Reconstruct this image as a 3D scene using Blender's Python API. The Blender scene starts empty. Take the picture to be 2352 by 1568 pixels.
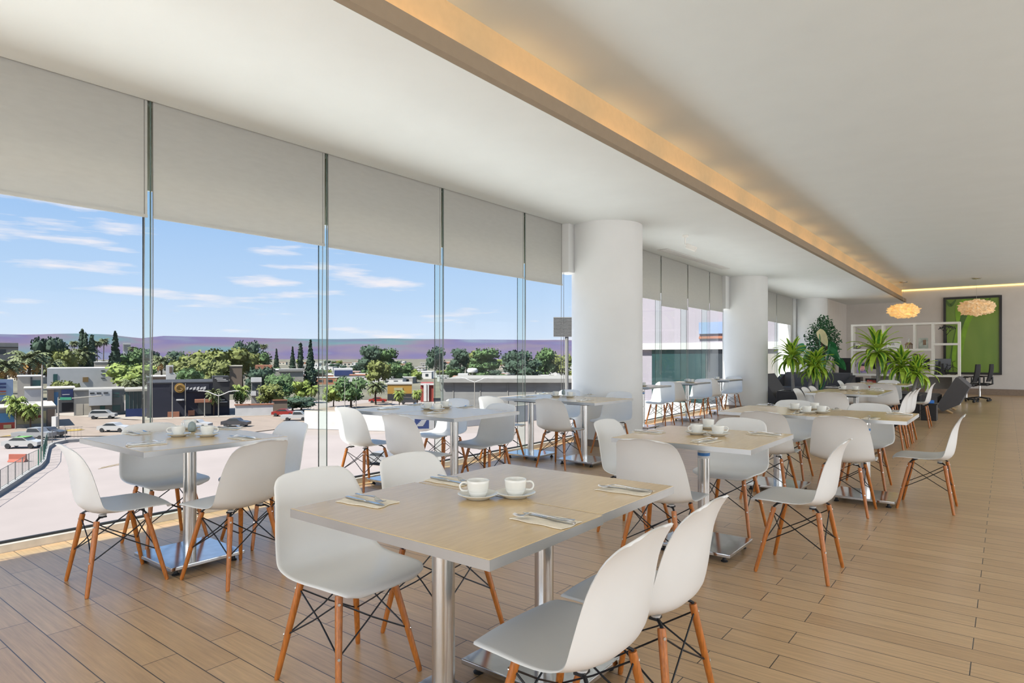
import bpy, bmesh, math, random
from mathutils import Vector, Matrix, Euler, noise
import numpy as np
PI = math.pi
C = bpy.context.scene.collection
SC = bpy.context.scene
R = math.radians

# ------------------------------------------------------------------ camera, world, sun, big lights, exposure
F, HZ, CX, YAW, HC = 1453.0, 818.0, 1176.0, R(38.0), 1.28     # calibrated on a 2352x1568 frame
cam = bpy.data.cameras.new('camera'); cam_o = bpy.data.objects.new('camera', cam); C.objects.link(cam_o)
cam.sensor_width = 36.0; cam.lens = F / 2352 * 36.0; cam.shift_y = (HZ - 784.0) / 2352.0
cam.clip_start = 0.05; cam.clip_end = 12000
cam_o.location = (0, 0, HC); cam_o.rotation_euler = (R(90), 0, YAW)
SC.camera = cam_o
SC.view_settings.view_transform = 'Standard'; SC.view_settings.look = 'None'
SC.view_settings.gamma = 1.0; SC.view_settings.use_curve_mapping = False
SC.view_settings.exposure = 0.1
cy = SC.cycles
cy.max_bounces = 8; cy.diffuse_bounces = 4; cy.glossy_bounces = 3; cy.transmission_bounces = 4; cy.transparent_max_bounces = 14
cy.caustics_reflective = False; cy.caustics_refractive = False; cy.sample_clamp_indirect = 6.0

def NT(m): return m.node_tree.nodes, m.node_tree.links
def ramp(n, stops):
    r = n.new('ShaderNodeValToRGB')
    while len(r.color_ramp.elements) < len(stops): r.color_ramp.elements.new(0.5)
    for e, (p, c) in zip(r.color_ramp.elements, stops):
        e.position = p; e.color = (*c, 1) if len(c) == 3 else c
    return r

w = bpy.data.worlds.new('sky'); SC.world = w; w.use_nodes = True
wn, wl = NT(w); wn.clear()
wo = wn.new('ShaderNodeOutputWorld'); bg = wn.new('ShaderNodeBackground'); wl.new(bg.outputs[0], wo.inputs[0])
tc = wn.new('ShaderNodeTexCoord'); sx = wn.new('ShaderNodeSeparateXYZ'); wl.new(tc.outputs['Generated'], sx.inputs[0])
gr = ramp(wn, [(0.0, (.72, .80, .92)), (.035, (.62, .74, .92)), (.09, (.50, .67, .91)), (.20, (.35, .55, .87)), (.35, (.24, .44, .82)), (1.0, (.22, .42, .80))])
wl.new(sx.outputs['Z'], gr.inputs[0])
mp = wn.new('ShaderNodeMapping'); mp.inputs['Scale'].default_value = (3.2, 3.2, 26.0); mp.inputs['Location'].default_value = (1.3, .4, 2.2)
wl.new(tc.outputs['Generated'], mp.inputs[0])
nz = wn.new('ShaderNodeTexNoise'); nz.inputs['Scale'].default_value = 1.9; nz.inputs['Detail'].default_value = 7; nz.inputs['Roughness'].default_value = .55
wl.new(mp.outputs[0], nz.inputs['Vector'])
cr = ramp(wn, [(.565, (0, 0, 0)), (.70, (.85, .85, .85))]); wl.new(nz.outputs['Fac'], cr.inputs[0])
mx = wn.new('ShaderNodeMixRGB'); wl.new(cr.outputs[0], mx.inputs[0]); wl.new(gr.outputs[0], mx.inputs[1]); mx.inputs[2].default_value = (.93, .87, .90, 1)
wl.new(mx.outputs[0], bg.inputs[0]); bg.inputs[1].default_value = 1.0

sun = bpy.data.lights.new('sun', 'SUN'); sun.energy = 12.0; sun.angle = R(.6); sun.color = (1, .96, .91)
so = bpy.data.objects.new('sun', sun); C.objects.link(so)
so.rotation_euler = Vector((.114, .75, -1)).to_track_quat('-Z', 'Y').to_euler()

def area(name, loc, size, power, target, col=(1, 1, 1)):
    l = bpy.data.lights.new(name, 'AREA'); l.shape = 'RECTANGLE'; l.size, l.size_y = size; l.energy = power; l.color = col
    o = bpy.data.objects.new(name, l); C.objects.link(o); o.location = loc
    o.rotation_euler = (Vector(target) - Vector(loc)).to_track_quat('-Z', 'Y').to_euler(); return o
# added fill lights, out of view to the right and behind the camera
area('fill_right_front', (6.4, 4, 1.5), (15, 2.6), 410, (-1, 4, 3.2), (.95, .98, 1))
area('fill_right_rear', (6.4, 19, 1.5), (13, 2.6), 310, (-1, 19, 3.2), (.95, .98, 1))
area('fill_back', (-1.5, -4.6, 1.5), (7, 2.4), 200, (-2.2, 4, 3.2), (.94, .97, 1))

# ------------------------------------------------------------------ pixel -> place helpers
cY, sY = math.cos(YAW), math.sin(YAW)
def P(u, v, z=0.0):
    d = F * (HC - z) / (v - HZ); l = (u - CX) / F * d
    return Vector((l * cY - d * sY, l * sY + d * cY, z))
def PY(u, v, Y):
    a = math.atan((u - CX) / F) - YAW; x = Y * math.tan(a); d = -x * sY + Y * cY
    return x, HC + (HZ - v) * d / F
def depth(p): return -p[0] * sY + p[1] * cY
GZ = -10.7
def G(u, v): return P(u, v, GZ)
def at_depth(u, d, z):
    l = (u - CX) / F * d
    return Vector((l * cY - d * sY, l * sY + d * cY, z))
def z_of(v, d): return HC + (HZ - v) * d / F

# ------------------------------------------------------------------ materials
def pm(name, col, rough=.5, metal=0.0, var=.06, scale=14.0, bump=0.0, stretch=None, spec=.5, emit=None, es=0, detail=4, trans=0):
    m = bpy.data.materials.new(name); m.use_nodes = True; n, l = NT(m)
    b = n['Principled BSDF']; b.inputs['Roughness'].default_value = rough; b.inputs['Metallic'].default_value = metal
    b.inputs['Specular IOR Level'].default_value = spec
    t = n.new('ShaderNodeTexCoord'); mpn = n.new('ShaderNodeMapping'); l.new(t.outputs['Object'], mpn.inputs[0])
    if stretch: mpn.inputs['Scale'].default_value = stretch
    nzn = n.new('ShaderNodeTexNoise'); nzn.inputs['Scale'].default_value = scale; nzn.inputs['Detail'].default_value = detail
    l.new(mpn.outputs[0], nzn.inputs['Vector'])
    lo = tuple(max(0, c * (1 - var)) for c in col); hi = tuple(min(1, c * (1 + var)) for c in col)
    r = ramp(n, [(.3, lo), (.7, hi)]); l.new(nzn.outputs['Fac'], r.inputs[0]); l.new(r.outputs[0], b.inputs['Base Color'])
    if bump:
        bp = n.new('ShaderNodeBump'); bp.inputs['Strength'].default_value = bump; bp.inputs['Distance'].default_value = .01
        l.new(nzn.outputs['Fac'], bp.inputs['Height']); l.new(bp.outputs[0], b.inputs['Normal'])
    if emit: b.inputs['Emission Color'].default_value = (*emit, 1); b.inputs['Emission Strength'].default_value = es
    if trans: b.inputs['Transmission Weight'].default_value = trans
    return m

M = {}
M['plastic'] = pm('white_plastic', (.74, .735, .715), .38, var=.02, scale=5)
M['legwood'] = pm('orange_wood', (.42, .135, .022), .36, var=.28, scale=30, stretch=(6, 6, .6))
M['wire'] = pm('black_steel_wire', (.012, .014, .018), .4, metal=.3, var=.1)
M['bolt'] = pm('bolt_steel', (.62, .6, .56), .3, metal=1, var=.05)
M['tabletop'] = pm('beige_laminate', (.62, .445, .225), .21, var=.05, scale=26, stretch=(3, .35, 3), spec=.65)
M['band'] = pm('brushed_edge', (.50, .50, .49), .40, metal=.85, var=.05, scale=5)
M['steel'] = pm('brushed_steel', (.60, .59, .565), .26, metal=1, var=.10, scale=60, stretch=(14, 14, .2))
M['plate'] = pm('polished_plate', (.60, .62, .65), .13, metal=1, var=.08, scale=18)
M['rubber'] = pm('black_rubber', (.015, .015, .016), .6)
M['china'] = pm('white_china', (.74, .73, .68), .13, var=.02, spec=.6)
M['napkin'] = pm('cream_paper', (.80, .73, .60), .85, var=.05, scale=60, bump=.25)
M['cutlery'] = pm('cutlery_steel', (.58, .58, .57), .18, metal=1, var=.08)
M['shaker'] = pm('grey_green_ceramic', (.24, .29, .28), .35, var=.06)
M['tape_white'] = pm('white_sticker', (.82, .82, .80), .5, var=.03)
M['tape_blue'] = pm('blue_sticker', (.05, .24, .62), .5, var=.05)
M['wall'] = pm('wall_paint', (.66, .63, .595), .9, var=.025, scale=3, bump=.06)
M['ceil'] = pm('ceiling_paint', (.80, .842, .845), .9, var=.015, scale=2.2)
M['ceil_up'] = pm('upper_ceiling_paint', (.72, .79, .815), .9, var=.015, scale=2.2)
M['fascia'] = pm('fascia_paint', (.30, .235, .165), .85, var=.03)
M['riser'] = pm('riser_glow_tan', (.74, .52, .28), .8, var=.03)  # warm tan puts part of the cove glow into the colour
M['column'] = pm('column_paint', (.71, .72, .715), .75, var=.02, scale=2.5, bump=.08)
M['blind'] = None; M['spandrel'] = pm('spandrel_paint', (.62, .59, .53), .8, var=.05)
M['white'] = pm('white_lacquer', (.82, .80, .74), .45, var=.02)
M['sill'] = pm('aluminium_frame', (.66, .62, .55), .4, metal=.2, var=.08)
M['gasket'] = pm('black_gasket', (.02, .022, .024), .6)
M['skirt'] = pm('brown_skirting', (.25, .185, .135), .5, var=.1)
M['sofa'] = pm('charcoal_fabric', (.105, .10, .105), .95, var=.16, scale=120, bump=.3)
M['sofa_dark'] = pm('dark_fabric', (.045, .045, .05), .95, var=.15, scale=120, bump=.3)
M['lwood'] = pm('light_wood', (.62, .42, .21), .45, var=.15, scale=20, stretch=(8, 8, 1))
M['planter'] = pm('black_planter', (.022, .023, .028), .3, var=.1)
M['soil'] = pm('bark_soil', (.05, .035, .025), .95, var=.3, scale=60, bump=.6)
M['leaf'] = pm('leaf_green', (.075, .22, .025), .42, var=.35, scale=18)
M['leaf_edge'] = pm('leaf_yellow', (.42, .60, .06), .42, var=.25, scale=14)
M['ficus'] = pm('ficus_green', (.022, .105, .035), .45, var=.5, scale=8)
M['broadleaf'] = pm('broad_leaf', (.035, .20, .07), .35, var=.3, scale=6)
M['paleleaf'] = pm('pale_leaf', (.62, .56, .30), .5, var=.1, scale=8)
M['stem'] = pm('grey_stem', (.27, .26, .25), .8, var=.2, scale=20, stretch=(1, 1, 5))
M['bark'] = pm('dark_bark', (.11, .07, .05), .9, var=.4, scale=18, bump=.6)
M['black'] = pm('black_plastic', (.014, .014, .016), .45, var=.15)
M['mesh_black'] = pm('black_office_mesh', (.02, .02, .022), .8, var=.3, scale=200, bump=.3)
M['grey_plastic'] = pm('grey_plastic', (.42, .42, .41), .5)
M['frame_black'] = pm('frame_black', (.01, .01, .01), .35)
M['silver'] = pm('silver_glaze', (.75, .74, .72), .15, metal=1, var=.25, scale=16, bump=.6)
M['brown_model'] = pm('brown_model', (.30, .19, .12), .6, var=.3)
M['white_paint'] = pm('white_paint', (.85, .84, .80), .5, var=.03)
M['dark_text'] = pm('grey_text', (.30, .30, .31), .6)
M['redart'] = pm('red_picture', (.45, .05, .03), .5, var=.9, scale=14)
M['glass_dim'] = pm('green_grey_picture', (.42, .46, .40), .25, var=.4, scale=7)
M['bead'] = pm('bead_chain', (.17, .165, .15), .45, metal=.4)
M['glassedge'] = pm('green_glass_edge', (.085, .125, .11), .12, var=.1)
M['bluefab'] = pm('blue_plastic', (.02, .18, .60), .5)

def blind_mat():
    m = pm('blind_fabric', (.60, .61, .59), .9, var=.04, scale=9, stretch=(1, 1, 4)); n, l = NT(m)
    b = n['Principled BSDF']; tr = n.new('ShaderNodeBsdfTranslucent'); tr.inputs[0].default_value = (.72, .69, .62, 1)
    mxs = n.new('ShaderNodeMixShader'); mxs.inputs[0].default_value = .42
    o = [x for x in n if x.type == 'OUTPUT_MATERIAL'][0]
    l.new(b.outputs[0], mxs.inputs[1]); l.new(tr.outputs[0], mxs.inputs[2]); l.new(mxs.outputs[0], o.inputs[0]); return m
M['blind'] = blind_mat()

def glass_mat(name, tint, base=.035, top=.75):
    m = bpy.data.materials.new(name); m.use_nodes = True; n, l = NT(m); n.clear()
    o = n.new('ShaderNodeOutputMaterial'); t = n.new('ShaderNodeBsdfTransparent'); g = n.new('ShaderNodeBsdfGlossy')
    nzn = n.new('ShaderNodeTexNoise'); nzn.inputs['Scale'].default_value = .7
    rr = ramp(n, [(.3, tuple(c * .985 for c in tint)), (.7, tint)]); l.new(nzn.outputs['Fac'], rr.inputs[0]); l.new(rr.outputs[0], t.inputs[0])
    g.inputs['Roughness'].default_value = .0; g.inputs[0].default_value = (1, 1, 1, 1)
    lw = n.new('ShaderNodeLayerWeight'); lw.inputs[0].default_value = .5
    pw = n.new('ShaderNodeMath'); pw.operation = 'POWER'; pw.inputs[1].default_value = 5.0; l.new(lw.outputs['Facing'], pw.inputs[0])
    ma = n.new('ShaderNodeMath'); ma.operation = 'MULTIPLY_ADD'; ma.inputs[1].default_value = top; ma.inputs[2].default_value = base; l.new(pw.outputs[0], ma.inputs[0])
    mxs = n.new('ShaderNodeMixShader'); l.new(ma.outputs[0], mxs.inputs[0]); l.new(t.outputs[0], mxs.inputs[1]); l.new(g.outputs[0], mxs.inputs[2])
    l.new(mxs.outputs[0], o.inputs[0]); return m
M['glass'] = glass_mat('window_glass', (.985, .995, .99), .0012, .42)
M['fin'] = glass_mat('fin_glass', (.93, .975, .955), .02, .4)

def floor_mat():
    m = bpy.data.materials.new('wood_look_tiles'); m.use_nodes = True; n, l = NT(m); b = n['Principled BSDF']
    t = n.new('ShaderNodeTexCoord'); mpn = n.new('ShaderNodeMapping'); mpn.inputs['Location'].default_value = (.767, -4.28, 0); l.new(t.outputs['Object'], mpn.inputs[0])
    br = n.new('ShaderNodeTexBrick'); br.offset = .277; br.offset_frequency = 2; br.squash = 1
    br.inputs['Scale'].default_value = 1; br.inputs['Brick Width'].default_value = .9; br.inputs['Row Height'].default_value = .1438
    br.inputs['Mortar Size'].default_value = .0022; br.inputs['Mortar Smooth'].default_value = .1; br.inputs['Bias'].default_value = 0
    br.inputs['Color1'].default_value = (.50, .325, .175, 1); br.inputs['Color2'].default_value = (.585, .395, .22, 1); br.inputs['Mortar'].default_value = (.045, .035, .028, 1)
    l.new(mpn.outputs[0], br.inputs[0])
    m2 = n.new('ShaderNodeMapping'); m2.inputs['Scale'].default_value = (2.2, 42, 1); l.new(t.outputs['Object'], m2.inputs[0])
    g1 = n.new('ShaderNodeTexNoise'); g1.inputs['Scale'].default_value = 1.6; g1.inputs['Detail'].default_value = 7; g1.inputs['Roughness'].default_value = .65; l.new(m2.outputs[0], g1.inputs['Vector'])
    r = ramp(n, [(.28, (.74, .72, .70)), (.72, (1.14, 1.13, 1.10))]); l.new(g1.outputs['Fac'], r.inputs[0])
    mu = n.new('ShaderNodeMixRGB'); mu.blend_type = 'MULTIPLY'; mu.inputs[0].default_value = 1; l.new(br.outputs[0], mu.inputs[1]); l.new(r.outputs[0], mu.inputs[2])
    l.new(mu.outputs[0], b.inputs['Base Color']); b.inputs['Roughness'].default_value = .30; b.inputs['Specular IOR Level'].default_value = .75
    bp = n.new('ShaderNodeBump'); bp.inputs['Strength'].default_value = .12; bp.inputs['Distance'].default_value = .004; l.new(g1.outputs['Fac'], bp.inputs['Height'])
    b2 = n.new('ShaderNodeBump'); b2.invert = True; b2.inputs['Strength'].default_value = .5; b2.inputs['Distance'].default_value = .004
    l.new(br.outputs['Fac'], b2.inputs['Height']); l.new(bp.outputs[0], b2.inputs['Normal']); l.new(b2.outputs[0], b.inputs['Normal'])
    return m

# ------------------------------------------------------------------ mesh builders
class MB:
    def __init__(s): s.v = []; s.f = []; s.mi = []; s.cur = 0
    def add(s, vs, fs):
        o = len(s.v); s.v += [tuple(x) for x in vs]
        for f in fs: s.f.append(tuple(i + o for i in f)); s.mi.append(s.cur)
        return s
    def box(s, c, size, rot=None, bev=0.0):
        bm = bmesh.new(); bmesh.ops.create_cube(bm, size=1)
        bmesh.ops.scale(bm, vec=size, verts=bm.verts)
        if bev: bmesh.ops.bevel(bm, geom=bm.edges[:], offset=bev, segments=2, affect='EDGES', profile=.6)
        if rot: bmesh.ops.rotate(bm, cent=(0, 0, 0), matrix=Euler(rot).to_matrix(), verts=bm.verts)
        bmesh.ops.translate(bm, vec=c, verts=bm.verts)
        return s.bm(bm)
    def bm(s, bm):
        bm.verts.index_update(); s.add([v.co[:] for v in bm.verts], [[v.index for v in f.verts] for f in bm.faces]); bm.free(); return s
    def span(s, a, b, bev=0.0):
        c = [(x + y) / 2 for x, y in zip(a, b)]; return s.box(c, [abs(y - x) for x, y in zip(a, b)], None, bev)
    def tube(s, path, r, n=8, cap=True, r1=None):
        path = [Vector(p) for p in path]; N = len(path); vs = []; fs = []
        prev = None
        for i, p in enumerate(path):
            t = (path[min(i + 1, N - 1)] - path[max(i - 1, 0)]).normalized()
            if prev is None: a = t.orthogonal().normalized()
            else: a = (prev - t * prev.dot(t)); a = a.normalized() if a.length > 1e-6 else t.orthogonal().normalized()
            prev = a; b = t.cross(a); rr = r if r1 is None else r + (r1 - r) * i / (N - 1)
            vs += [p + (a * math.cos(2 * PI * k / n) + b * math.sin(2 * PI * k / n)) * rr for k in range(n)]
        for i in range(N - 1):
            for k in range(n): fs.append((i * n + k, i * n + (k + 1) % n, (i + 1) * n + (k + 1) % n, (i + 1) * n + k))
        if cap: fs += [tuple(reversed(range(n))), tuple(range((N - 1) * n, N * n))]
        return s.add(vs, fs)
    def lathe(s, prof, n=24, c=(0, 0, 0)):
        vs = []; fs = []
        for r, z in prof: vs += [(c[0] + r * math.cos(2 * PI * k / n), c[1] + r * math.sin(2 * PI * k / n), c[2] + z) for k in range(n)]
        for i in range(len(prof) - 1):
            for k in range(n): fs.append((i * n + k, i * n + (k + 1) % n, (i + 1) * n + (k + 1) % n, (i + 1) * n + k))
        fs += [tuple(reversed(range(n))), tuple(range((len(prof) - 1) * n, len(prof) * n))]
        return s.add(vs, fs)
    def prism(s, poly, axis, a, b):
        """polygon of 2D points extruded along axis (0,1,2) from a to b"""
        def mk(p, t): q = list(p); q.insert(axis, t); return q
        n = len(poly); vs = [mk(p, a) for p in poly] + [mk(p, b) for p in poly]
        fs = [tuple(range(n)), tuple(reversed(range(n, 2 * n)))] + [(i, i + n, (i + 1) % n + n, (i + 1) % n) for i in range(n)]
        return s.add(vs, fs)
    def mesh(s, name, mats, smooth=False, fix=True):
        me = bpy.data.meshes.new(name); me.from_pydata(s.v, [], s.f)
        for m in (mats if isinstance(mats, (list, tuple)) else [mats]): me.materials.append(m)
        me.polygons.foreach_set('material_index', s.mi)
        if fix:
            bm = bmesh.new(); bm.from_mesh(me); bmesh.ops.recalc_face_normals(bm, faces=bm.faces); bm.to_mesh(me); bm.free()
        if smooth:
            me.polygons.foreach_set('use_smooth', [True] * len(me.polygons))
            try: me.set_sharp_from_angle(angle=R(smooth if smooth is not True else 50))
            except Exception: pass
        me.update(); return me
    def build(s, name, mats, parent=None, smooth=False, loc=None, fix=True):
        o = bpy.data.objects.new(name, s.mesh(name, mats, smooth, fix)); C.objects.link(o)
        if parent: o.parent = parent
        if loc: o.location = loc
        return o

def tag(o, label, cat, group=None, kind=None):
    o['label'] = label; o['category'] = cat
    if group: o['group'] = group
    if kind: o['kind'] = kind
    return o
def thing(name, label, cat, loc=(0, 0, 0), rz=0.0, group=None):
    o = bpy.data.objects.new(name, None); o.empty_display_size = .1; C.objects.link(o)
    o.location = loc; o.rotation_euler = (0, 0, rz); return tag(o, label, cat, group)
def struct(o): o['kind'] = 'structure'; return o
KIDS = {}
def kids(o):
    return [c for c in bpy.data.objects if c.parent == o]
def dup(root, loc, rz, label, group=None, scale=None, cat=None, tree=None):
    tree = tree or tree_of(root)
    def rec(node, par):
        o, ch = node; c = o.copy(); C.objects.link(c)
        if par: c.parent = par
        for k in ch: rec(k, c)
        return c
    r = rec(tree, None); r.location = loc; r.rotation_euler = (0, 0, rz); r['label'] = label
    if group: r['group'] = group
    if cat: r['category'] = cat
    if scale: r.scale = scale if hasattr(scale, '__len__') else (scale,) * 3
    return r
def tree_of(o): return (o, [tree_of(k) for k in kids(o)])

# ------------------------------------------------------------------ room shell
GLX = [(-4.8, -5.22), (6.79, -5.22), (8.3, -5.30), (10, -5.37), (12, -5.50), (15.6, -5.66), (18, -5.72), (22.5, -5.78)]
BLX = [(-4.8, -5.09), (7.7, -5.09), (10.3, -5.17), (15.2, -5.37), (19.3, -5.54), (22.5, -5.60)]
def interp(tab, y):
    for (a, xa), (b, xb) in zip(tab, tab[1:]):
        if y <= b: return xa + (xb - xa) * (y - a) / (b - a)
    return tab[-1][1]
gx = lambda y: interp(GLX, y)
bx = lambda y: interp(BLX, y)
YW, ZL, ZU = 26.3, 3.2, 3.64       # far wall, low ceiling, upper ceiling
M['floor'] = floor_mat()
f = MB()
ys = [-4.8, 0, 4, 6.79, 8.3, 10, 12, 14, 15.6, 18, 20, 22.5, YW + .1]
vs = []; fs = []
for y in ys: vs += [(gx(min(y, 22.5)) - .12, y, 0), (7, y, 0)]
n0 = len(vs); vs += [(x, y, -.35) for x, y, _ in vs]
for i in range(len(ys) - 1):
    a, b, c_, d_ = 2 * i, 2 * i + 1, 2 * i + 3, 2 * i + 2
    fs += [(a, b, c_, d_), (a + n0, d_ + n0, c_ + n0, b + n0), (a, d_, d_ + n0, a + n0), (b, b + n0, c_ + n0, c_)]
struct(f.add(vs, fs).build('floor', M['floor']))
f = MB(); vs = []; fs = []
yc = [-4.8, 2, 7.7, 9, 10.3, 12.5, 15.2, 17, 19.3, 22.5, YW + .1]
for y in yc: vs += [(bx(min(y, 22.5)) + .015, y, ZL), (-2.862, y, ZL)]
n0 = len(vs); vs += [(x, y, ZL + .06) for x, y, _ in vs]
for i in range(len(yc) - 1):
    a, b, c_, d_ = 2 * i, 2 * i + 1, 2 * i + 3, 2 * i + 2
    fs += [(a, b, c_, d_), (a + n0, d_ + n0, c_ + n0, b + n0), (a, d_, d_ + n0, a + n0), (b, b + n0, c_ + n0, c_)]
o = f.add(vs, fs).build('ceiling', M['ceil']); struct(o)
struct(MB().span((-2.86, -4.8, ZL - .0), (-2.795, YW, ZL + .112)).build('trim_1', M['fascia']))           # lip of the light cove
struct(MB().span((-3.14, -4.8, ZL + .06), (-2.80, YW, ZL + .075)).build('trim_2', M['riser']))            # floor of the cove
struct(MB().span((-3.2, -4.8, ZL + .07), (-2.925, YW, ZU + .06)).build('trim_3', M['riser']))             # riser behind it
struct(MB().span((-3.1, -4.8, ZU), (7, YW + .1, ZU + .12)).build('ceiling', M['ceil_up']))
struct(MB().span((-2.9, -4.8, ZU + .13), (7, YW + .2, ZU + .3)).span((-5.8, 22.4, ZU + .13), (-2.9, YW + .2, ZU + .3)).build('ceiling', M['ceil']))
struct(MB().span((-7, YW, -.1), (7, YW + .2, ZU + .2)).build('wall_far', M['wall']))
struct(MB().span((-2.9, YW - .03, 0), (7, YW, .20)).build('baseboard_far', M['skirt']))
struct(MB().span((-4.9, 23.2, 0), (-4.7, YW, ZL + .1)).build('wall_left', M['wall']))
struct(MB().span((-6.1, 22.5, 0), (-5.55, 23.4, ZL + .1)).build('wall_left', M['column']))
struct(MB().span((-4.7, 23.4, 0), (-4.68, YW - .03, .12)).build('baseboard_left', M['skirt']))
f = MB(); g_ = MB()
for a, b in zip(ys[:-1], ys[1:]):
    if a < 22.4:
        xa, xb = gx(a), gx(min(b, 22.5)); b = min(b, 22.5)
        f.prism([(xa - .012, a), (xb - .012, b), (xb + .05, b), (xa + .05, a)], 2, ZL + .0, ZU + .14); g_.prism([(xa - .012, a), (xb - .012, b), (-2.9, b), (-2.9, a)], 2, ZU + .13, ZU + .3)
struct(g_.build('ceiling', M['ceil'])); struct(f.build('trim_4', M['ceil']))                                                                        # slab edge over the glass
# right and back sides of the room (out of the picture): piers between openings
f = MB()
for y in (-4.8, 3, 11.2, 19, 26): f.span((6.6, y - .35, 0), (7, y + .35, ZU))
f.span((6.6, -4.8, 3.25), (7, YW, ZU)); struct(f.build('wall_right', M['wall']))
f = MB().span((2.2, -5.0, 0), (7, -4.8, ZU)).span((-5.4, -5.0, 3.15), (2.2, -4.8, ZU)); struct(f.build('wall_back', M['wall']))

struct(MB().span((-11.4, -9, -1.95), (-5.95, 30, -1.75)).build('bounce_slab', pm('bounce_slab_white', (.90, .90, .87), .9, var=.03)))   # unseen white slab added to bounce sunlight up to the ceiling
# cove lamps
M['cove'] = pm('cove_tube', (1, .8, .5), .5, emit=(1, .56, .18), es=.8, var=0)
for i in range(21):
    y0 = -3.6 + i * 1.42
    t = thing('cove_lamp', 'hidden warm tube lamp lying in the ceiling light cove', 'lamp', (-2.892, y0 + .55, ZL + .075), 0, 'warm tubes lying along the ceiling cove')
    MB().tube([(0, -.52, .032), (0, .52, .032)], .013, 8).build('tube', M['cove'], t)
    MB().span((-.02, -.56, 0), (.02, .56, .016)).build('batten', M['white'], t)
    l = bpy.data.lights.new('cove_glow', 'AREA'); l.shape = 'RECTANGLE'; l.size = 1.0; l.size_y = .03; l.energy = .55; l.color = (1, .56, .18); l.spread = R(150)
    lo = bpy.data.objects.new('cove_glow', l); C.objects.link(lo); lo.location = (-2.872, y0 + .55, ZL + .10)
    lo.rotation_euler = (Vector((-2.925, y0 + .55, ZL + .16)) - lo.location).to_track_quat('-Z', 'Y').to_euler()
M['led'] = pm('led_strip', (1, .8, .3), .5, emit=(1, .62, .16), es=3.0, var=0)
tag(MB().span((-2.95, YW - .03, ZU - .045), (6.5, YW - .005, ZU - .012)).build('led_strip', M['led']), 'glowing yellow strip light along the top of the far wall', 'strip light')

# columns
def column(x, y, r, label):
    t = thing('column', label, 'column', (x, y, 0), 0); t['kind'] = 'structure'
    MB().lathe([(r, .10), (r, ZL + .02)], 96).build('shaft', M['column'], t, smooth=30)
    MB().lathe([(r - .03, 0), (r - .03, .10)], 96).build('base_skirting', M['skirt'], t, smooth=30)
    return t
COLS = [(-4.68, 8.28), (-5.07, 15.8), (-5.2, 23.0)]
column(*COLS[0], .52, 'big round white column nearest the camera by the window')
column(*COLS[1], .525, 'second round white column standing beside the grey lounger')
column(*COLS[2], .52, 'farthest round white column standing behind the bushy tree')
for i, (x0, y0, x1, y1, zb) in enumerate([(-5.2, 7.70, -4.98, 8.0, 2.5), (-5.50, 15.05, -5.28, 15.5, 2.42)]):
    struct(MB().span((x0, y0, zb), (x1, y1, ZL + .01)).build('trim_%d' % (5 + i), M['column']))

# glazed front
SECT = [[-4.8, -2.62, -1.06, .51, 2.08, 3.65, 5.22, 6.79, 8.25], [8.3, 10.1, 11.6, 13.0, 14.35, 15.6], [16.0, 17.6, 19.2, 20.8, 22.45]]
for si, J in enumerate(SECT):
    t = bpy.data.objects.new('window_%d' % (si + 1), None); C.objects.link(t); t['kind'] = 'structure'
    for a, b in zip(J, J[1:]):
        xa, xb = gx(a), gx(b)
        MB().prism([(xa - .006, a + .004), (xb - .006, b - .004), (xb + .006, b - .004), (xa + .006, a + .004)], 2, .055, ZL).build('glass_pane', M['glass'], t)
    for y in J[1:-1]:
        x = gx(y)
        o = MB().span((x + .008, y - .0045, .05), (x + .135, y + .0045, ZL)).build('glass_fin', M['fin'], t)
        MB().span((x + .135, y - .0048, .05), (x + .138, y + .0048, ZL)).build('polished_edge', M['glassedge'], o)
        MB().span((x + .0065, y - .0055, .05), (x + .0078, y + .0055, ZL)).build('silicone_joint', M['gasket'], o)
    sp_ = MB()
    for a, b in zip(J, J[1:]): sp_.prism([(gx(a) - .03, a), (gx(b) - .03, b), (gx(b) - .0065, b), (gx(a) - .0065, a)], 2, 2.56, ZL + .02)
    sp_.build('spandrel_panel', M['spandrel'], t)
    f = MB(); g_ = MB()
    for a, b in zip(J, J[1:]):
        xa, xb = gx(a), gx(b)
        f.prism([(xa - .05, a), (xb - .05, b), (xb + .075, b), (xa + .075, a)], 2, .0, .05)
        g_.prism([(xa + .0065, a), (xb + .0065, b), (xb + .03, b), (xa + .03, a)], 2, .05, .066)
    f.build('sill_frame', M['sill'], t); g_.build('gasket_strip', M['gasket'], t)
MB().span((gx(22.4) - .04, 22.38, .05), (gx(22.4) + .1, 22.5, ZL)).build('jamb', M['white'], bpy.data.objects['window_3'])

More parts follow.
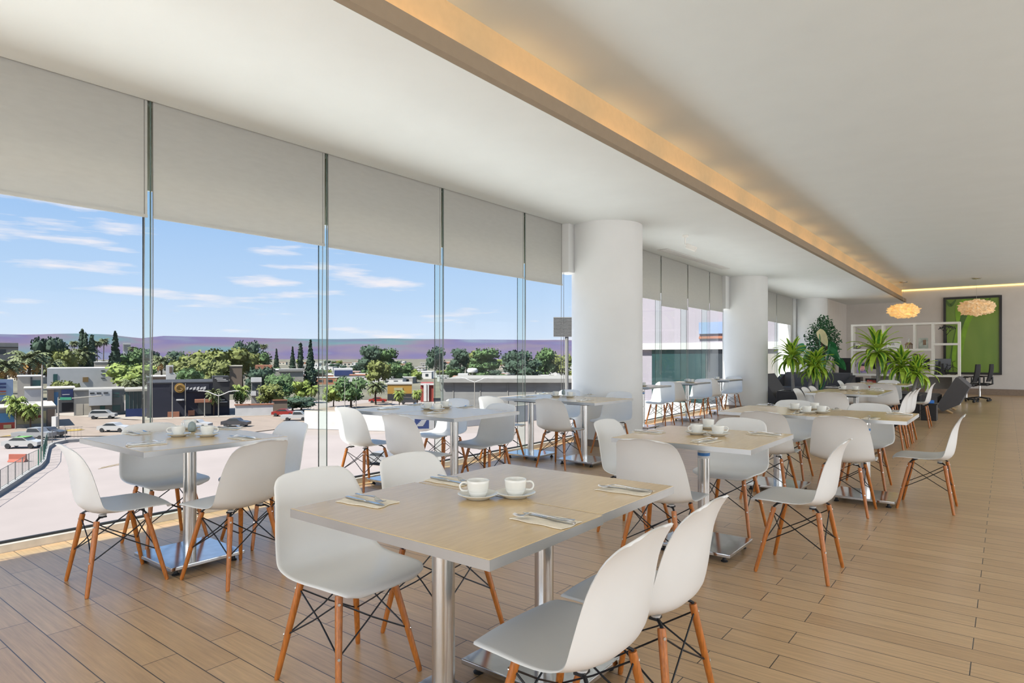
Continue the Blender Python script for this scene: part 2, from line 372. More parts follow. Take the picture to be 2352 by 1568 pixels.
# roller blinds with bead chains
BL = [(-1.04, .49, 2.35, None), (.53, 2.06, 2.345, 'leftmost'), (2.10, 3.63, 2.345, 'second'), (3.67, 5.20, 2.34, 'third'), (5.24, 6.77, 2.34, 'fourth'), (6.80, 7.70, 2.33, 'narrow fifth'),
      (8.85, 10.08, 2.36, 'a'), (10.12, 11.28, 2.36, 'b'), (11.32, 12.72, 2.27, 'c'), (12.76, 14.1, 2.34, 'd'), (14.14, 15.1, 2.36, 'e'),
      (16.45, 18.4, 2.33, 'f'), (18.44, 20.3, 2.34, 'g'), (20.34, 22.3, 2.33, 'h')]
BLAB = {None: 'pale grey roller blind left of the first one in view', 'leftmost': 'pale grey roller blind at the left edge, first of the window row',
        'second': 'pale grey roller blind second from the left edge of the window row', 'third': 'pale grey roller blind third from the left edge of the window row',
        'fourth': 'pale grey roller blind fourth from the left, beside the narrow last one', 'narrow fifth': 'narrow pale grey roller blind against the first round column',
        'a': 'grey roller blind mostly hidden behind the first round column', 'b': 'grey roller blind right of the first column, raised higher than its neighbour',
        'c': 'grey roller blind between the columns hanging lowest of its row', 'd': 'grey roller blind between the columns, right of the lowest one', 'e': 'narrow grey roller blind against the second round column',
        'f': 'grey roller blind mostly hidden behind the second column', 'g': 'grey roller blind just right of the second column', 'h': 'last grey roller blind, beside the white window jamb'}
for y0, y1, zb, k in BL:
    x0, x1 = bx(y0), bx(y1)
    t = thing('roller_blind', BLAB[k], 'blind', (0, 0, 0), 0, 'roller blinds along the glazed wall')
    MB().prism([(x0 - .0015, y0), (x1 - .0015, y1), (x1 + .0015, y1), (x0 + .0015, y0)], 2, zb, ZL + .012).build('fabric', M['blind'], t)
    MB().prism([(x0 - .009, y0), (x1 - .009, y1), (x1 + .009, y1), (x0 + .009, y0)], 2, zb - .022, zb).build('bottom_bar', M['blind'], t)
    yy = y1 + .008
    zl = .82 + .12 * math.sin(y0 * 7)
    pts = [(x1, yy - .03, ZL)] + [(x1, yy - .03 + .004 * math.sin(z * 3), z) for z in (2.2, 1.7, 1.2)] + [(x1, yy - .028 + .028 * (1 - math.cos(a)), zl + .03 - .03 * math.sin(a)) for a in [k2 * PI / 6 for k2 in range(7)]] + [(x1, yy + .03 + .004 * math.sin(z * 4), z) for z in (1.2, 1.7, 2.2)] + [(x1, yy + .03, ZL)]
    MB().tube(pts, .0034, 5).build('bead_chain', M['bead'], t)

# ------------------------------------------------------------------ the shell chair
def spline(xs, ts):
    xs = np.array(xs, float); n = len(xs); out = []
    for t in ts:
        i = min(int(t), n - 2); u = t - i
        p0, p1, p2, p3 = xs[max(i - 1, 0)], xs[i], xs[i + 1], xs[min(i + 2, n - 1)]
        out.append(.5 * ((2 * p1) + (-p0 + p2) * u + (2 * p0 - 5 * p1 + 4 * p2 - p3) * u * u + (-p0 + 3 * p1 - 3 * p2 + p3) * u ** 3))
    return np.array(out)
def chair_shell():
    # centre line (y forward, z up), half width, dish (edge lift along the normal)
    prof = [(.245, .408), (.232, .428), (.195, .436), (.11, .431), (.02, .420), (-.065, .412), (-.135, .421), (-.180, .458), (-.198, .525), (-.207, .60), (-.215, .672), (-.231, .738), (-.253, .787), (-.264, .802)]
    hw = [.200, .207, .214, .222, .228, .232, .234, .234, .230, .221, .208, .194, .186, .184]
    dish = [-.014, -.008, .000, .008, .018, .032, .046, .054, .052, .043, .031, .018, .007, .002]
    NS, NU = 46, 25
    T = np.linspace(0, len(prof) - 1, NS)
    T = np.concatenate([np.linspace(0, 1.2, 9)[:-1], np.linspace(1.2, len(prof) - 2.3, NS - 17), np.linspace(len(prof) - 2.3, len(prof) - 1, 10)[1:]]); NS = len(T)
    pr_ = spline(prof, T); W = spline(np.array(hw)[:, None], T)[:, 0]; D = spline(np.array(dish)[:, None], T)[:, 0]
    d = np.r_[0, np.cumsum(np.hypot(*np.diff(pr_, axis=0).T))]; L = d[-1]
    rf, rt = .085, .072
    for i in range(NS):
        if d[i] < rf: W[i] -= rf - math.sqrt(max(0, rf * rf - (rf - d[i]) ** 2)) * 1.0
        if L - d[i] < rt: q = rt - (L - d[i]); W[i] -= rt - math.sqrt(max(0, rt * rt - q * q))
    tg = np.gradient(pr_, axis=0); tg /= np.linalg.norm(tg, axis=1)[:, None]
    nr = np.stack([tg[:, 1], -tg[:, 0]], 1)                     # towards the sitter
    V = np.zeros((NS, NU, 3))
    for i in range(NS):
        for j in range(NU):
            u = -1 + 2 * j / (NU - 1); u = math.copysign(abs(u) ** .85, u)
            e = D[i] * (abs(u) ** 2.4)
            ar = .010 * max(0.0, 1 - (L - d[i]) / .16) * u * u
            V[i, j] = (W[i] * u, pr_[i, 0] + nr[i, 0] * e, pr_[i, 1] + nr[i, 1] * e - ar)
    du = np.gradient(V, axis=1); dv = np.gradient(V, axis=0); N = np.cross(du, dv); ln = np.linalg.norm(N, axis=2); ln[ln == 0] = 1; N /= ln[:, :, None]
    # make N point to the sitter's side
    if N[20, 12] @ np.array([0, 0, 1.]) < 0: N = -N
    th = .0055
    edge = np.zeros((NS, NU)); edge[[0, -1], :] = 1; edge[:, [0, -1]] = 1
    top = V + N * th * .5; bot = V - N * th * .5
    mb = MB(); n = NS * NU
    vs = [tuple(x) for x in top.reshape(-1, 3)] + [tuple(x) for x in bot.reshape(-1, 3)]; fs = []
    ix = lambda i, j: i * NU + j
    for i in range(NS - 1):
        for j in range(NU - 1):
            fs.append((ix(i, j), ix(i, j + 1), ix(i + 1, j + 1), ix(i + 1, j)))
            fs.append((n + ix(i, j), n + ix(i + 1, j), n + ix(i + 1, j + 1), n + ix(i, j + 1)))
    ring = [(0, j) for j in range(NU)] + [(i, NU - 1) for i in range(1, NS)] + [(NS - 1, j) for j in range(NU - 2, -1, -1)] + [(i, 0) for i in range(NS - 2, 0, -1)]
    # rolled rim: push a bead outward
    cen = {}
    rim = []
    for k, (i, j) in enumerate(ring):
        a, b = ring[k - 1], ring[(k + 1) % len(ring)]
        t = V[b] - V[a]; out = np.cross(t, N[i, j]); out /= max(1e-9, np.linalg.norm(out))
        inn = V[min(max(i, 2), NS - 3), min(max(j, 2), NU - 3)] - V[i, j]
        if out @ inn > 0: out = -out
        rim.append(len(vs)); vs.append(tuple(V[i, j] + out * .004 - N[i, j] * .003))
    for k in range(len(ring)):
        k2 = (k + 1) % len(ring); a, b = ix(*ring[k]), ix(*ring[k2])
        fs.append((a, b, rim[k2], rim[k])); fs.append((n + b, n + a, rim[k], rim[k2]))
    mb.add(vs, fs); return mb
LEGT = {(sx, sy): Vector((.132 * sx, .122 * sy - .012, .384)) for sx in (-1, 1) for sy in (-1, 1)}
LEGB = {(sx, sy): Vector((.200 * sx, .198 * sy, 0)) for sx in (-1, 1) for sy in (-1, 1)}
def lerp(a, b, t): return a + (b - a) * t
def make_chair():
    t = thing('dining_chair', 'x', 'chair', (0, 0, 0), 0, 'white shell chairs')
    chair_shell().build('seat_shell', M['plastic'], t, smooth=70)
    for k in LEGT:
        a, b = LEGT[k], LEGB[k]
        leg = MB().tube([lerp(a, b, q) for q in (0, .02, .35, .97, 1)], .0145, 12).build('leg', M['legwood'], t, smooth=50)
        me = leg.data
        for v in me.vertices:                                     # taper towards the foot
            q = (a.z - v.co.z) / a.z; c = lerp(a, b, min(max(q, 0), 1)); s = 1.04 - .30 * q
            if q > .985: s *= .82
            if q < .015: s *= .9
            v.co = c + (v.co - c) * s
        od = Vector((k[0] * .6, k[1], 0)).normalized()
        for q in (.07, .54):
            p = lerp(a, b, q) + od * .0125
            MB().tube([p, p + od * .0035], .0055, 10).build('bolt', M['bolt'], leg)
        br = MB(); hub = Vector((k[0] * .10, k[1] * .085 - .012, .411 if k[1] > 0 else .396))
        br.tube([a + Vector((0, 0, -.035)), a + Vector((0, 0, .004)), lerp(a, hub, .45) + Vector((0, 0, .010)), hub], .0065, 6)
        br.box(hub + Vector((0, 0, .004)), (.04, .03, .008)); br.build('bracket', M['wire'], t)
    K = [(-1, -1), (1, -1), (1, 1), (-1, 1)]
    for i in range(4):
        a, b = K[i], K[(i + 1) % 4]; m_ = MB(); off = Vector(((a[0] + b[0]) * .006, (a[1] + b[1]) * .006, 0))
        for s, e, sg in ((a, b, 1), (b, a, -1)):
            p0 = lerp(LEGT[s], LEGB[s], .07); p1 = lerp(LEGT[e], LEGB[e], .54)
            mid = lerp(p0, p1, .5) - off * .9 * (1 if sg > 0 else .2) + Vector((0, 0, -.006))
            m_.tube([p0, lerp(p0, mid, .5) * 1.0, mid, lerp(mid, p1, .5), p1], .0034, 6)
        m_.build('cross_brace', M['wire'], t)
    for sx in (-1, 1):
        for sy in (-1, 1): MB().lathe([(.013, 0), (.018, .010), (.02, .0135)], 14, (sx * .10, sy * .085 - .012, .412 if sy > 0 else .397)).build('mount', M['plastic'], t)
    return t
CH = [
 # x, y, heading degrees (0 faces the far wall), label
 (-4.01, 1.46, -4, 'white shell chair at far left, seen in profile, near side of leftmost window table'),
 (-4.58, 1.97, -90, 'white shell chair backed against the glass behind the leftmost window table'),
 (-3.567, 1.922, 100, 'white shell chair seen from behind at the room side of the leftmost window table'),
 (-4.12, 2.43, 180, 'white shell chair at the far side of the leftmost window table'),
 (-4.93, 4.0, 0, 'white shell chair nearest the glass, near side of second window table'),
 (-3.98, 3.78, 0, 'white shell chair seen from behind, room end of second window table near side'),
 (-4.03, 4.75, 180, 'white shell chair facing the camera across the room end of second window table'),
 (-4.90, 5.03, 180, 'white shell chair by the glass on the far side of second window table'),
 (-2.08, 1.60, -90, 'large white shell chair tucked under the left side of the nearest table'),
 (-2.08, 2.14, -90, 'white shell chair behind the nearest table, only its backrest top clear above it'),
 (-1.03, 1.61, 90, 'nearest white shell chair, seen from behind in the front centre'),
 (-1.03, 2.08, 90, 'white shell chair side by side with the nearest one, right of nearest table'),
 (-4.10, 6.16, 0, 'white shell chair seen from behind at the window table before the big column'),
 (-4.90, 6.08, 0, 'white shell chair near the glass, near side of table before the big column'),
 (-4.13, 7.43, 180, 'white shell chair right beside the base of the big round column'),
 (-4.93, 7.42, 180, 'white shell chair between the glass and the big column, far side of table'),
 (-2.15, 4.22, -90, 'white shell chair at the window side of the table with one blue-banded pole'),
 (-1.65, 3.60, 0, 'white shell chair seen from behind, near side of table with one blue-banded pole'),
 (-1.62, 4.72, 180, 'white shell chair facing the camera beyond the table with one blue-banded pole'),
 (-.98, 4.06, 90, 'white shell chair in profile on open floor, right of the single blue-banded pole'),
 (-1.68, 5.93, 0, 'white shell chair seen from behind, left one before the long table with two poles'),
 (-1.06, 5.86, 0, 'white shell chair seen from behind, right one before the long table with two poles'),
 (-1.83, 7.12, 180, 'white shell chair beyond the long two-pole table, behind its cups'),
 (-1.10, 7.08, 180, 'white shell chair beyond the long two-pole table, behind its right-hand pole'),
 (-.53, 6.40, 90, 'rightmost white shell chair, in profile at the end of the two-pole table'),
 (-1.86, 9.55, 0, 'white shell chair seen from behind at the near end of table before the planters'),
 (-2.22, 10.05, -90, 'nearest of three white shell chairs along the left side before the planters'),
 (-2.22, 10.52, -90, 'middle of three white shell chairs along the left side before the planters'),
 (-2.22, 10.99, -90, 'farthest of three white shell chairs along the left side before the planters'),
 (-1.28, 10.10, 90, 'nearest of three white shell chairs along the right side before the planters'),
 (-1.28, 10.68, 90, 'middle of three white shell chairs along the right side before the planters'),
 (-1.28, 11.27, 90, 'farthest of three white shell chairs along the right side before the planters'),
 (-2.14, 13.05, 0, 'white shell chair, left one on the near side of the farthest table'),
 (-1.70, 12.95, 0, 'white shell chair, right one on the near side of the farthest table'),
 (-1.86, 14.45, 180, 'white shell chair on the far side of the farthest table'),
 (-2.35, 13.85, -90, 'white shell chair at the left end of the farthest table'),
 (-1.27, 13.62, 90, 'white shell chair in profile at the right end of the farthest table'),
 (-5.02, 9.55, 0, 'white shell chair mostly hidden behind the big round column'),
 (-5.08, 10.98, 180, 'white shell chair at the far side of first small table past the big column'),
 (-5.02, 11.60, 0, 'cream-looking shell chair between the first and second small tables past the column'),
 (-5.06, 12.82, 180, 'white shell chair at the far side of second small table past the column'),
 (-5.06, 13.58, 0, 'white shell chair half hidden between second and third small tables past the column'),
 (-5.12, 14.92, 180, 'white shell chair directly in front of the second round column'),
]
chair = make_chair(); ctree = tree_of(chair)
for i, (x, y, a, lab) in enumerate(CH):
    if i == 0: chair.location = (x, y, 0); chair.rotation_euler = (0, 0, R(a)); chair['label'] = lab
    else: dup(chair, (x, y, 0), R(a), lab, tree=ctree)

# ------------------------------------------------------------------ tables
TZ = .76
def table(x0, x1, y0, y1, label, px=None, py=None, plate=(.50, .45), sticker=False, group='steel-pole dining tables'):
    cx, cy_ = (x0 + x1) / 2, (y0 + y1) / 2
    t = thing('dining_table', label, 'table', (cx, cy_, 0), 0, group); wx, wy = x1 - x0, y1 - y0
    MB().box((0, 0, TZ - .008), (wx - .004, wy - .004, .016), bev=.0015).build('tabletop', M['tabletop'], t)
    e = MB(); th = .030; k = .003
    for s in (-1, 1):
        e.box((s * (wx / 2 - k / 2), 0, TZ - th / 2 - .0012), (k, wy, th - .0012)); e.box((0, s * (wy / 2 - k / 2), TZ - th / 2 - .0012), (wx - 2 * k - .0004, k, th - .0012))
    e.box((0, 0, TZ - .0235), (wx - .01, wy - .01, .0125)); e.build('edge_band', M['band'], t)
    qx, qy = (px if px is not None else cx) - cx, (py if py is not None else cy_) - cy_
    MB().lathe([(.0385, .06), (.0385, TZ - .055)], 36, (qx, qy, 0)).build('pole', M['steel'], t, smooth=30)
    MB().box((qx, qy, TZ - .043), (.30, .30, .024)).build('top_bracket', M['wire'], t)
    MB().box((qx, qy, .050), (*plate, .022), bev=.004).build('base_plate', M['plate'], t)
    for sx in (-1, 1):
        for sy in (-1, 1): MB().lathe([(.02, 0), (.022, .006), (.012, .012), (.010, .040)], 14, (qx + sx * (plate[0] / 2 - .05), qy + sy * (plate[1] / 2 - .05), 0)).build('foot', M['rubber'], t)
    if sticker:
        s_ = MB().lathe([(.0390, TZ - .155), (.0390, TZ - .085)], 36, (qx, qy, 0)).build('sticker_band', M['tape_white'], t, smooth=30)
        MB().lathe([(.0393, TZ - .138), (.0393, TZ - .118)], 36, (qx, qy, 0)).build('blue_stripe', M['tape_blue'], s_, smooth=30)
    return t
table(-1.930, -1.040, 1.238, 1.817, 'beige steel-rimmed table nearest the camera, front half of the joined pair')
table(-1.916, -1.050, 1.820, 2.400, 'beige steel-rimmed table joined behind the nearest one, both cups near its seam')
table(-4.64, -3.69, 1.475, 2.35, 'leftmost beige steel-rimmed table, beside the glass', -4.03, 1.88)
table(-5.10, -4.41, 3.86, 4.76, 'window half of the second window table, nearest the glass', -4.80, 4.32)
table(-4.405, -3.63, 3.86, 4.76, 'room half of the second window table, its pole in plain view', -4.06, 4.32)
table(-5.15, -4.42, 6.15, 7.08, 'window half of the long table before the big column', -4.76, 6.48)
table(-4.41, -3.62, 6.13, 7.06, 'room half of the long table before the big column', -3.98, 6.50)
table(-2.0, -1.12, 3.595, 4.49, 'beige square table on a single steel pole with blue band', -1.585, 4.10, sticker=True)
table(-2.16, -1.385, 5.945, 6.84, 'left half of the long beige table with two blue-banded poles', -1.74, 6.40, sticker=True)
table(-1.38, -.625, 5.925, 6.82, 'right half of the long beige table with two blue-banded poles', -.985, 6.36, sticker=True)
table(-2.27, -1.36, 9.72, 10.46, 'near half of the long beige table before the planters', -1.80, 10.05)
table(-2.27, -1.36, 10.465, 11.22, 'far half of the long beige table before the planters', -1.80, 10.80)
table(-2.33, -1.40, 13.28, 14.18, 'farthest beige table, just before the right-hand dracaenas')
table(-5.30, -4.73, 9.82, 10.70, 'first small table past the big column, against the glass', -5.06, 10.22, (.45, .4), sticker=True)
table(-5.38, -4.72, 11.70, 12.58, 'second small table past the big column, against the glass', -5.03, 12.14, (.45, .4))
table(-5.45, -4.74, 13.75, 14.62, 'third small table past the big column, against the glass', -5.06, 14.05, (.45, .4))

# ------------------------------------------------------------------ cups, saucers, shakers, napkins, cutlery
def make_cup():
    t = thing('coffee_cup', 'x', 'cup', (0, 0, 0), 0)
    MB().lathe([(0.0, .006), (.024, .004), (.026, 0), (.0275, .0), (.030, .006), (.034, .015), (.0362, .0195), (.0360, .0205), (.0368, .0215), (.0392, .034), (.0405, .052), (.0408, .060), (.0395, .0610), (.0380, .0595), (.0368, .045), (.033, .020), (.026, .011), (0.0, .010)], 40).build('bowl', M['china'], t, smooth=60)
    pts = [(.038, 0, .050)] + [(.052 + .0145 * math.sin(a), 0, .036 + .0155 * math.cos(a)) for a in [k * PI / 10 for k in range(0, 11)]] + [(.0375, 0, .021)]
    MB().tube(pts, .0036, 10).build('handle', M['china'], t, smooth=60); return t
def make_saucer():
    m_ = MB().lathe([(0, .004), (.036, .003), (.038, 0), (.042, 0), (.045, .004), (.060, .009), (.073, .017), (.0745, .0185), (.0735, .0195), (.059, .0125), (.046, .0085), (.033, .0075), (.031, .0060), (0, .0060)], 48)
    return m_.build('saucer', M['china'], None, smooth=60)
cup0 = make_cup(); ctr = tree_of(cup0); sau0 = make_saucer(); tag(sau0, 'x', 'saucer'); used = [0, 0]
def cup(u, v, hand, lab, tab, with_saucer=True, dz=0, group=None):
    p = P(u, v, TZ + .0165 if with_saucer else TZ); zs = TZ + .0012
    full = lab[0] + tab
    if with_saucer:
        if used[1] == 0: s = sau0; used[1] = 1
        else: s = sau0.copy(); C.objects.link(s)
        s.location = (p.x, p.y, zs); s['label'] = 'white saucer under the ' + lab[1] + ' cup on ' + tab; s['group'] = 'saucers on the tables'
    z = zs + .0058 if with_saucer else zs
    if used[0] == 0: c = cup0; used[0] = 1
    else: c = dup(cup0, (0, 0, 0), 0, '', tree=ctr)
    c.location = (p.x, p.y, z); c.rotation_euler = (0, 0, R(hand) + YAW); c['label'] = 'white coffee cup, the ' + lab[1] + ' one on ' + tab; c['group'] = 'coffee cups on the tables'
NEAR, T1, T2, T3, T5, T6, T7, T8 = 'the nearest table', 'the leftmost window table', 'the second window table', 'the table before the big column', 'the single-pole blue-banded table', 'the two-pole blue-banded table', 'the table before the planters', 'the farthest table'
S1, S2, S3 = 'the first small table past the column', 'the second small table past the column', 'the third small table past the column'
for a in [(1098, 1134, 178, ('', 'left'), NEAR), (1184, 1131, 2, ('', 'right'), NEAR),
          (410, 996, 200, ('', 'left'), T1), (476, 996, 10, ('', 'right'), T1), (437, 980, 170, ('', 'back'), T1),
          (983, 936.5, 190, ('', 'left'), T2), (1004, 939, -30, ('', 'front'), T2), (1022, 933, 0, ('', 'right'), T2),
          (1277, 908, 185, ('', 'left'), T3), (1309, 909, 0, ('', 'right'), T3),
          (1600, 991.5, 200, ('', 'left'), T5), (1649, 994.5, 0, ('', 'right'), T5), (1627, 979, 100, ('', 'back'), T5),
          (1826, 938, 170, ('', 'leftmost'), T6), (1853, 945, 190, ('', 'front'), T6), (1871, 937, 60, ('', 'back'), T6), (1887, 944.5, 0, ('', 'rightmost'), T6),
          (1937, 893.5, 170, ('', 'left'), T7), (1965, 894.5, 10, ('', 'right'), T7),
          (1478, 884.5, 180, ('', 'only'), S1), (1589, 876.5, 0, ('', 'front'), S2), (1580, 875.5, 180, ('', 'back'), S2), (1648, 870.2, 180, ('', 'only'), S3)]:
    cup(*a)
def shaker(u, v, lab):
    p = P(u, v, TZ); t = thing('salt_shaker', lab, 'shaker', (p.x, p.y, TZ + .0012), 0, 'ceramic shakers')
    MB().lathe([(0, 0), (.020, 0), (.024, .006), (.0265, .022), (.0255, .04), (.021, .056), (.012, .066), (0, .069)], 28).build('body', M['shaker'], t, smooth=60)
    MB().lathe([(.004, .0675), (.004, .0695), (0, .0697)], 10).build('pour_hole', M['black'], t)
shaker(441, 991, 'small grey-green ceramic shaker between the cups on the leftmost window table')
shaker(1294, 906.5, 'small grey-green ceramic shaker between the cups before the big column')

def make_napkin():
    m_ = MB(); nx, ny = 14, 8; vs = []; fs = []
    for i in range(nx + 1):
        for j in range(ny + 1):
            x = -.10 + .20 * i / nx; y = -.055 + .11 * j / ny
            z = .0025 + .0018 * math.sin(x * 40 + y * 20) * math.cos(y * 35)
            vs.append((x + .004 * math.sin(j), y + .003 * math.sin(i * .9), max(z, .0008)))
    n_ = len(vs); vs += [(x, y, 0.0) for x, y, z in vs]
    ix = lambda i, j: i * (ny + 1) + j
    for i in range(nx):
        for j in range(ny):
            fs.append((ix(i, j), ix(i + 1, j), ix(i + 1, j + 1), ix(i, j + 1))); fs.append((n_ + ix(i, j), n_ + ix(i, j + 1), n_ + ix(i + 1, j + 1), n_ + ix(i + 1, j)))
    ed = [ix(i, 0) for i in range(nx + 1)] + [ix(nx, j) for j in range(1, ny + 1)] + [ix(i, ny) for i in range(nx - 1, -1, -1)] + [ix(0, j) for j in range(ny - 1, 0, -1)]
    for k in range(len(ed)): a, b = ed[k], ed[(k + 1) % len(ed)]; fs.append((a, n_ + a, n_ + b, b))
    return m_.add(vs, fs).build('napkin', M['napkin'], None, smooth=60)
def ribbon(path, th):
    """path of (x, half width, z) -> a solid strip along x"""
    vs = []; fs = []
    for x, hw, z in path: vs += [(x, -hw, z), (x, hw, z), (x, hw, z + th), (x, -hw, z + th)]
    for i in range(len(path) - 1):
        for k in range(4): fs.append((4 * i + k, 4 * i + (k + 1) % 4, 4 * i + 4 + (k + 1) % 4, 4 * i + 4 + k))
    fs += [(3, 2, 1, 0), tuple(range(4 * len(path) - 4, 4 * len(path)))]
    return vs, fs
def make_knife():
    t = thing('table_knife', 'x', 'knife'); 
    MB().add(*ribbon([(-.105, .004, 0), (-.10, .0065, 0), (-.05, .0062, 0), (-.005, .0050, .0005), (.0, .0045, .0008)], .0048)).build('handle', M['cutlery'], t, smooth=40)
    MB().add(*ribbon([(.0, .0045, .0012), (.012, .0072, .0012), (.06, .0085, .001), (.092, .0070, .0006), (.106, .0012, .0004)], .0016)).build('blade', M['cutlery'], t, smooth=40); return t
def make_fork():
    t = thing('table_fork', 'x', 'fork')
    MB().add(*ribbon([(-.10, .0035, .002), (-.095, .006, .001), (-.05, .0048, .003), (0, .0028, .009), (.03, .0026, .012), (.045, .004, .011), (.052, .0095, .007), (.062, .0115, .004)], .0022)).build('handle', M['cutlery'], t, smooth=40)
    m_ = MB()
    for k in range(4):
        y = -.0093 + k * .0062; vs, fs = ribbon([(.060, .0016, .0042), (.075, .0014, .0020), (.090, .0012, .0035), (.10, .0005, .0068)], .0018)
        m_.add([(x, yy + y, z) for x, yy, z in vs], fs)
    m_.build('tines', M['cutlery'], t, smooth=40); return t
nap0, kn0, fo0 = make_napkin(), make_knife(), make_fork(); tag(nap0, 'x', 'napkin'); knt, fot = tree_of(kn0), tree_of(fo0); first = [True]
def setting(u, v, rz, pos, tab, fa=12, ka=-4, foff=.012, koff=-.012):
    p = P(u, v, TZ); z = TZ + .0012; a = R(rz)
    lab = 'the %s setting of %s' % (pos, tab)
    loc = lambda y, dz: (p.x - y * math.sin(a), p.y + y * math.cos(a), z + dz)
    if first[0]: nn, kk, ff = nap0, kn0, fo0; first[0] = False
    else:
        nn = nap0.copy(); C.objects.link(nn); kk = dup(kn0, (0, 0, 0), 0, '', tree=knt); ff = dup(fo0, (0, 0, 0), 0, '', tree=fot)
    nn.location = (p.x, p.y, z); nn.rotation_euler = (0, 0, a); nn['label'] = 'cream paper napkin at ' + lab; nn['group'] = 'napkins on the tables'
    kk.location = loc(koff, .0046); kk.rotation_euler = (0, 0, a + R(ka)); kk['label'] = 'steel table knife at ' + lab; kk['group'] = 'knives on the napkins'
    ff.location = loc(foff, .0095); ff.rotation_euler = (0, 0, a + R(fa)); ff['label'] = 'steel table fork at ' + lab; ff['group'] = 'forks on the napkins'
for a in [(843, 1153, 8, 'front-left', NEAR, -18, -8), (1034, 1106, 0, 'back-left', NEAR, -10, -2), (1254, 1196, 180, 'front-right', NEAR, 20, -4), (1436, 1127, 184, 'back-right', NEAR, 14, 2),
          (313, 995.5, 0, 'window', T1, 20), (336, 1021, 78, 'front', T1, -14), (562, 1007, 184, 'room-side', T1, 16), (527, 984, 20, 'back', T1, 8),
          (892, 939, 80, 'near-left', T2, -14), (1000, 948.5, 85, 'near-right', T2, 10), (1072, 935, -85, 'far-right', T2), (957, 929, -80, 'far-left', T2),
          (1213, 911, 80, 'near-left', T3), (1344, 920, 85, 'near-right', T3), (1352, 907, -85, 'far-right', T3), (1248, 904, -80, 'far-left', T3),
          (1489, 993, 4, 'window-side', T5, 16), (1622, 1014, 82, 'near', T5, -20), (1757, 998.5, 178, 'right-hand', T5, 20),
          (1762, 932, 0, 'left-end', T6), (1830, 950, 84, 'near-left', T6), (1919, 940.5, -86, 'far-middle', T6), (2000, 961.5, 88, 'near-right', T6), (2066, 952, 178, 'right-end', T6, 8),
          (1912, 889.5, 4, 'left', T7), (1974, 902.5, 86, 'near', T7), (2013, 897.5, 178, 'right', T7), (2010, 893, 176, 'back-right', T7),
          (1990, 877.5, 0, 'left', T8), (2046, 881.5, 178, 'right', T8)]:
    setting(*a)
# ------------------------------------------------------------------ far lounge: planters and dracaenas
rnd = random.Random(5)
def dracaena(x, y, h, crown_r, seed, label, n=46, zb=.40):
    r_ = random.Random(seed); t = thing('dracaena', label, 'plant', (x, y, zb), 0, 'potted dracaenas')
    lean = r_.uniform(-.06, .12)
    MB().tube([(0, 0, 0), (lean * .3, 0, h * .35), (lean * .7, 0, h * .7), (lean, 0, h)], .042, 10, r1=.03).build('stem', M['stem'], t, smooth=60)
    m_ = MB(); vs = []
    for k in range(n):
        a = k * 2.39996 + r_.uniform(-.2, .2); q = k / n
        up = 1.35 - 1.75 * q + r_.uniform(-.15, .15); L = crown_r * (1.0 + r_.uniform(-.2, .2)) * (.72 + .25 * q)
        base = Vector((lean, 0, h + .20 * (1 - q) * crown_r)); dr = Vector((math.cos(a), math.sin(a), 0)); sd = Vector((-math.sin(a), math.cos(a), 0))
        pts = []
        for i in range(8):
            s = i / 7; ang = up - (.5 + 1.3 * q) * s * s
            if i == 0: p = base.copy()
            else: p = pts[-1][0] + (dr * math.cos(ang) + Vector((0, 0, math.sin(ang)))) * (L * 1.25 / 7)
            wd = .060 * math.sin(PI * min(.98, .12 + .88 * s)) ** .7 * (crown_r / .55)
            pts.append((p, max(wd, .004)))
        rows = []
        for p, wd in pts: rows.append([p - sd * wd + Vector((0, 0, .012)), p - sd * wd * .45, p + sd * wd * .45, p + sd * wd + Vector((0, 0, .012))])
        for i in range(7):
            for j in range(3):
                m_.cur = 1 if j == 1 and (k % 3) else 0
                m_.add([rows[i][j], rows[i][j + 1], rows[i + 1][j + 1], rows[i + 1][j]], [(0, 1, 2, 3)])
    m_.build('crown', [M['leaf_edge'], M['leaf']], t, fix=False); return t
def planter(x0, x1, y0, y1, h, label):
    t = thing('planter_box', label, 'planter', ((x0 + x1) / 2, (y0 + y1) / 2, 0), 0, 'black planter boxes'); wx, wy = x1 - x0, y1 - y0; b = MB()
    b.box((0, 0, .02), (wx, wy, .04))
    for s in (-1, 1): b.box((s * (wx / 2 - .015), 0, h / 2 + .02), (.03, wy, h - .04)); b.box((0, s * (wy / 2 - .015), h / 2 + .02), (wx - .06, .03, h - .04))
    b.build('box', M['planter'], t); MB().box((0, 0, h - .10), (wx - .06, wy - .06, .12)).build('soil', M['soil'], t)
planter(-4.30, -3.25, 15.75, 16.3, .46, 'long black planter box beside the second round column')
planter(-2.75, -1.42, 15.6, 16.15, .46, 'long black planter box left of the right-hand grey lounge sofa')
for u, vtop, vbot, rr, Y, lab, sd in [(1822, 782, 848, .52, 16.0, 'striped-leaf dracaena nearest the second round column, tallest of its trio', 1), (1856, 825, 872, .42, 16.05, 'short striped-leaf dracaena in the middle of the trio by the column', 2),
                                      (1876, 806, 862, .48, 16.1, 'striped-leaf dracaena at the right of the trio before the bushy tree', 3),
                                      (2018, 772, 838, .62, 15.9, 'tallest dracaena, in front of the white shelving', 4), (2064, 808, 866, .50, 15.9, 'mid-height dracaena, second of the trio before the white shelving', 5), (2095, 826, 882, .46, 15.8, 'shortest dracaena, right of the trio before the white shelving', 6)]:
    x, zt = PY(u, vtop, Y); zb = PY(u, vbot, Y)[1]; hh = zb + (zt - zb) * .38 - .40
    dracaena(x, Y, max(hh, .25), rr * .92, sd, lab)
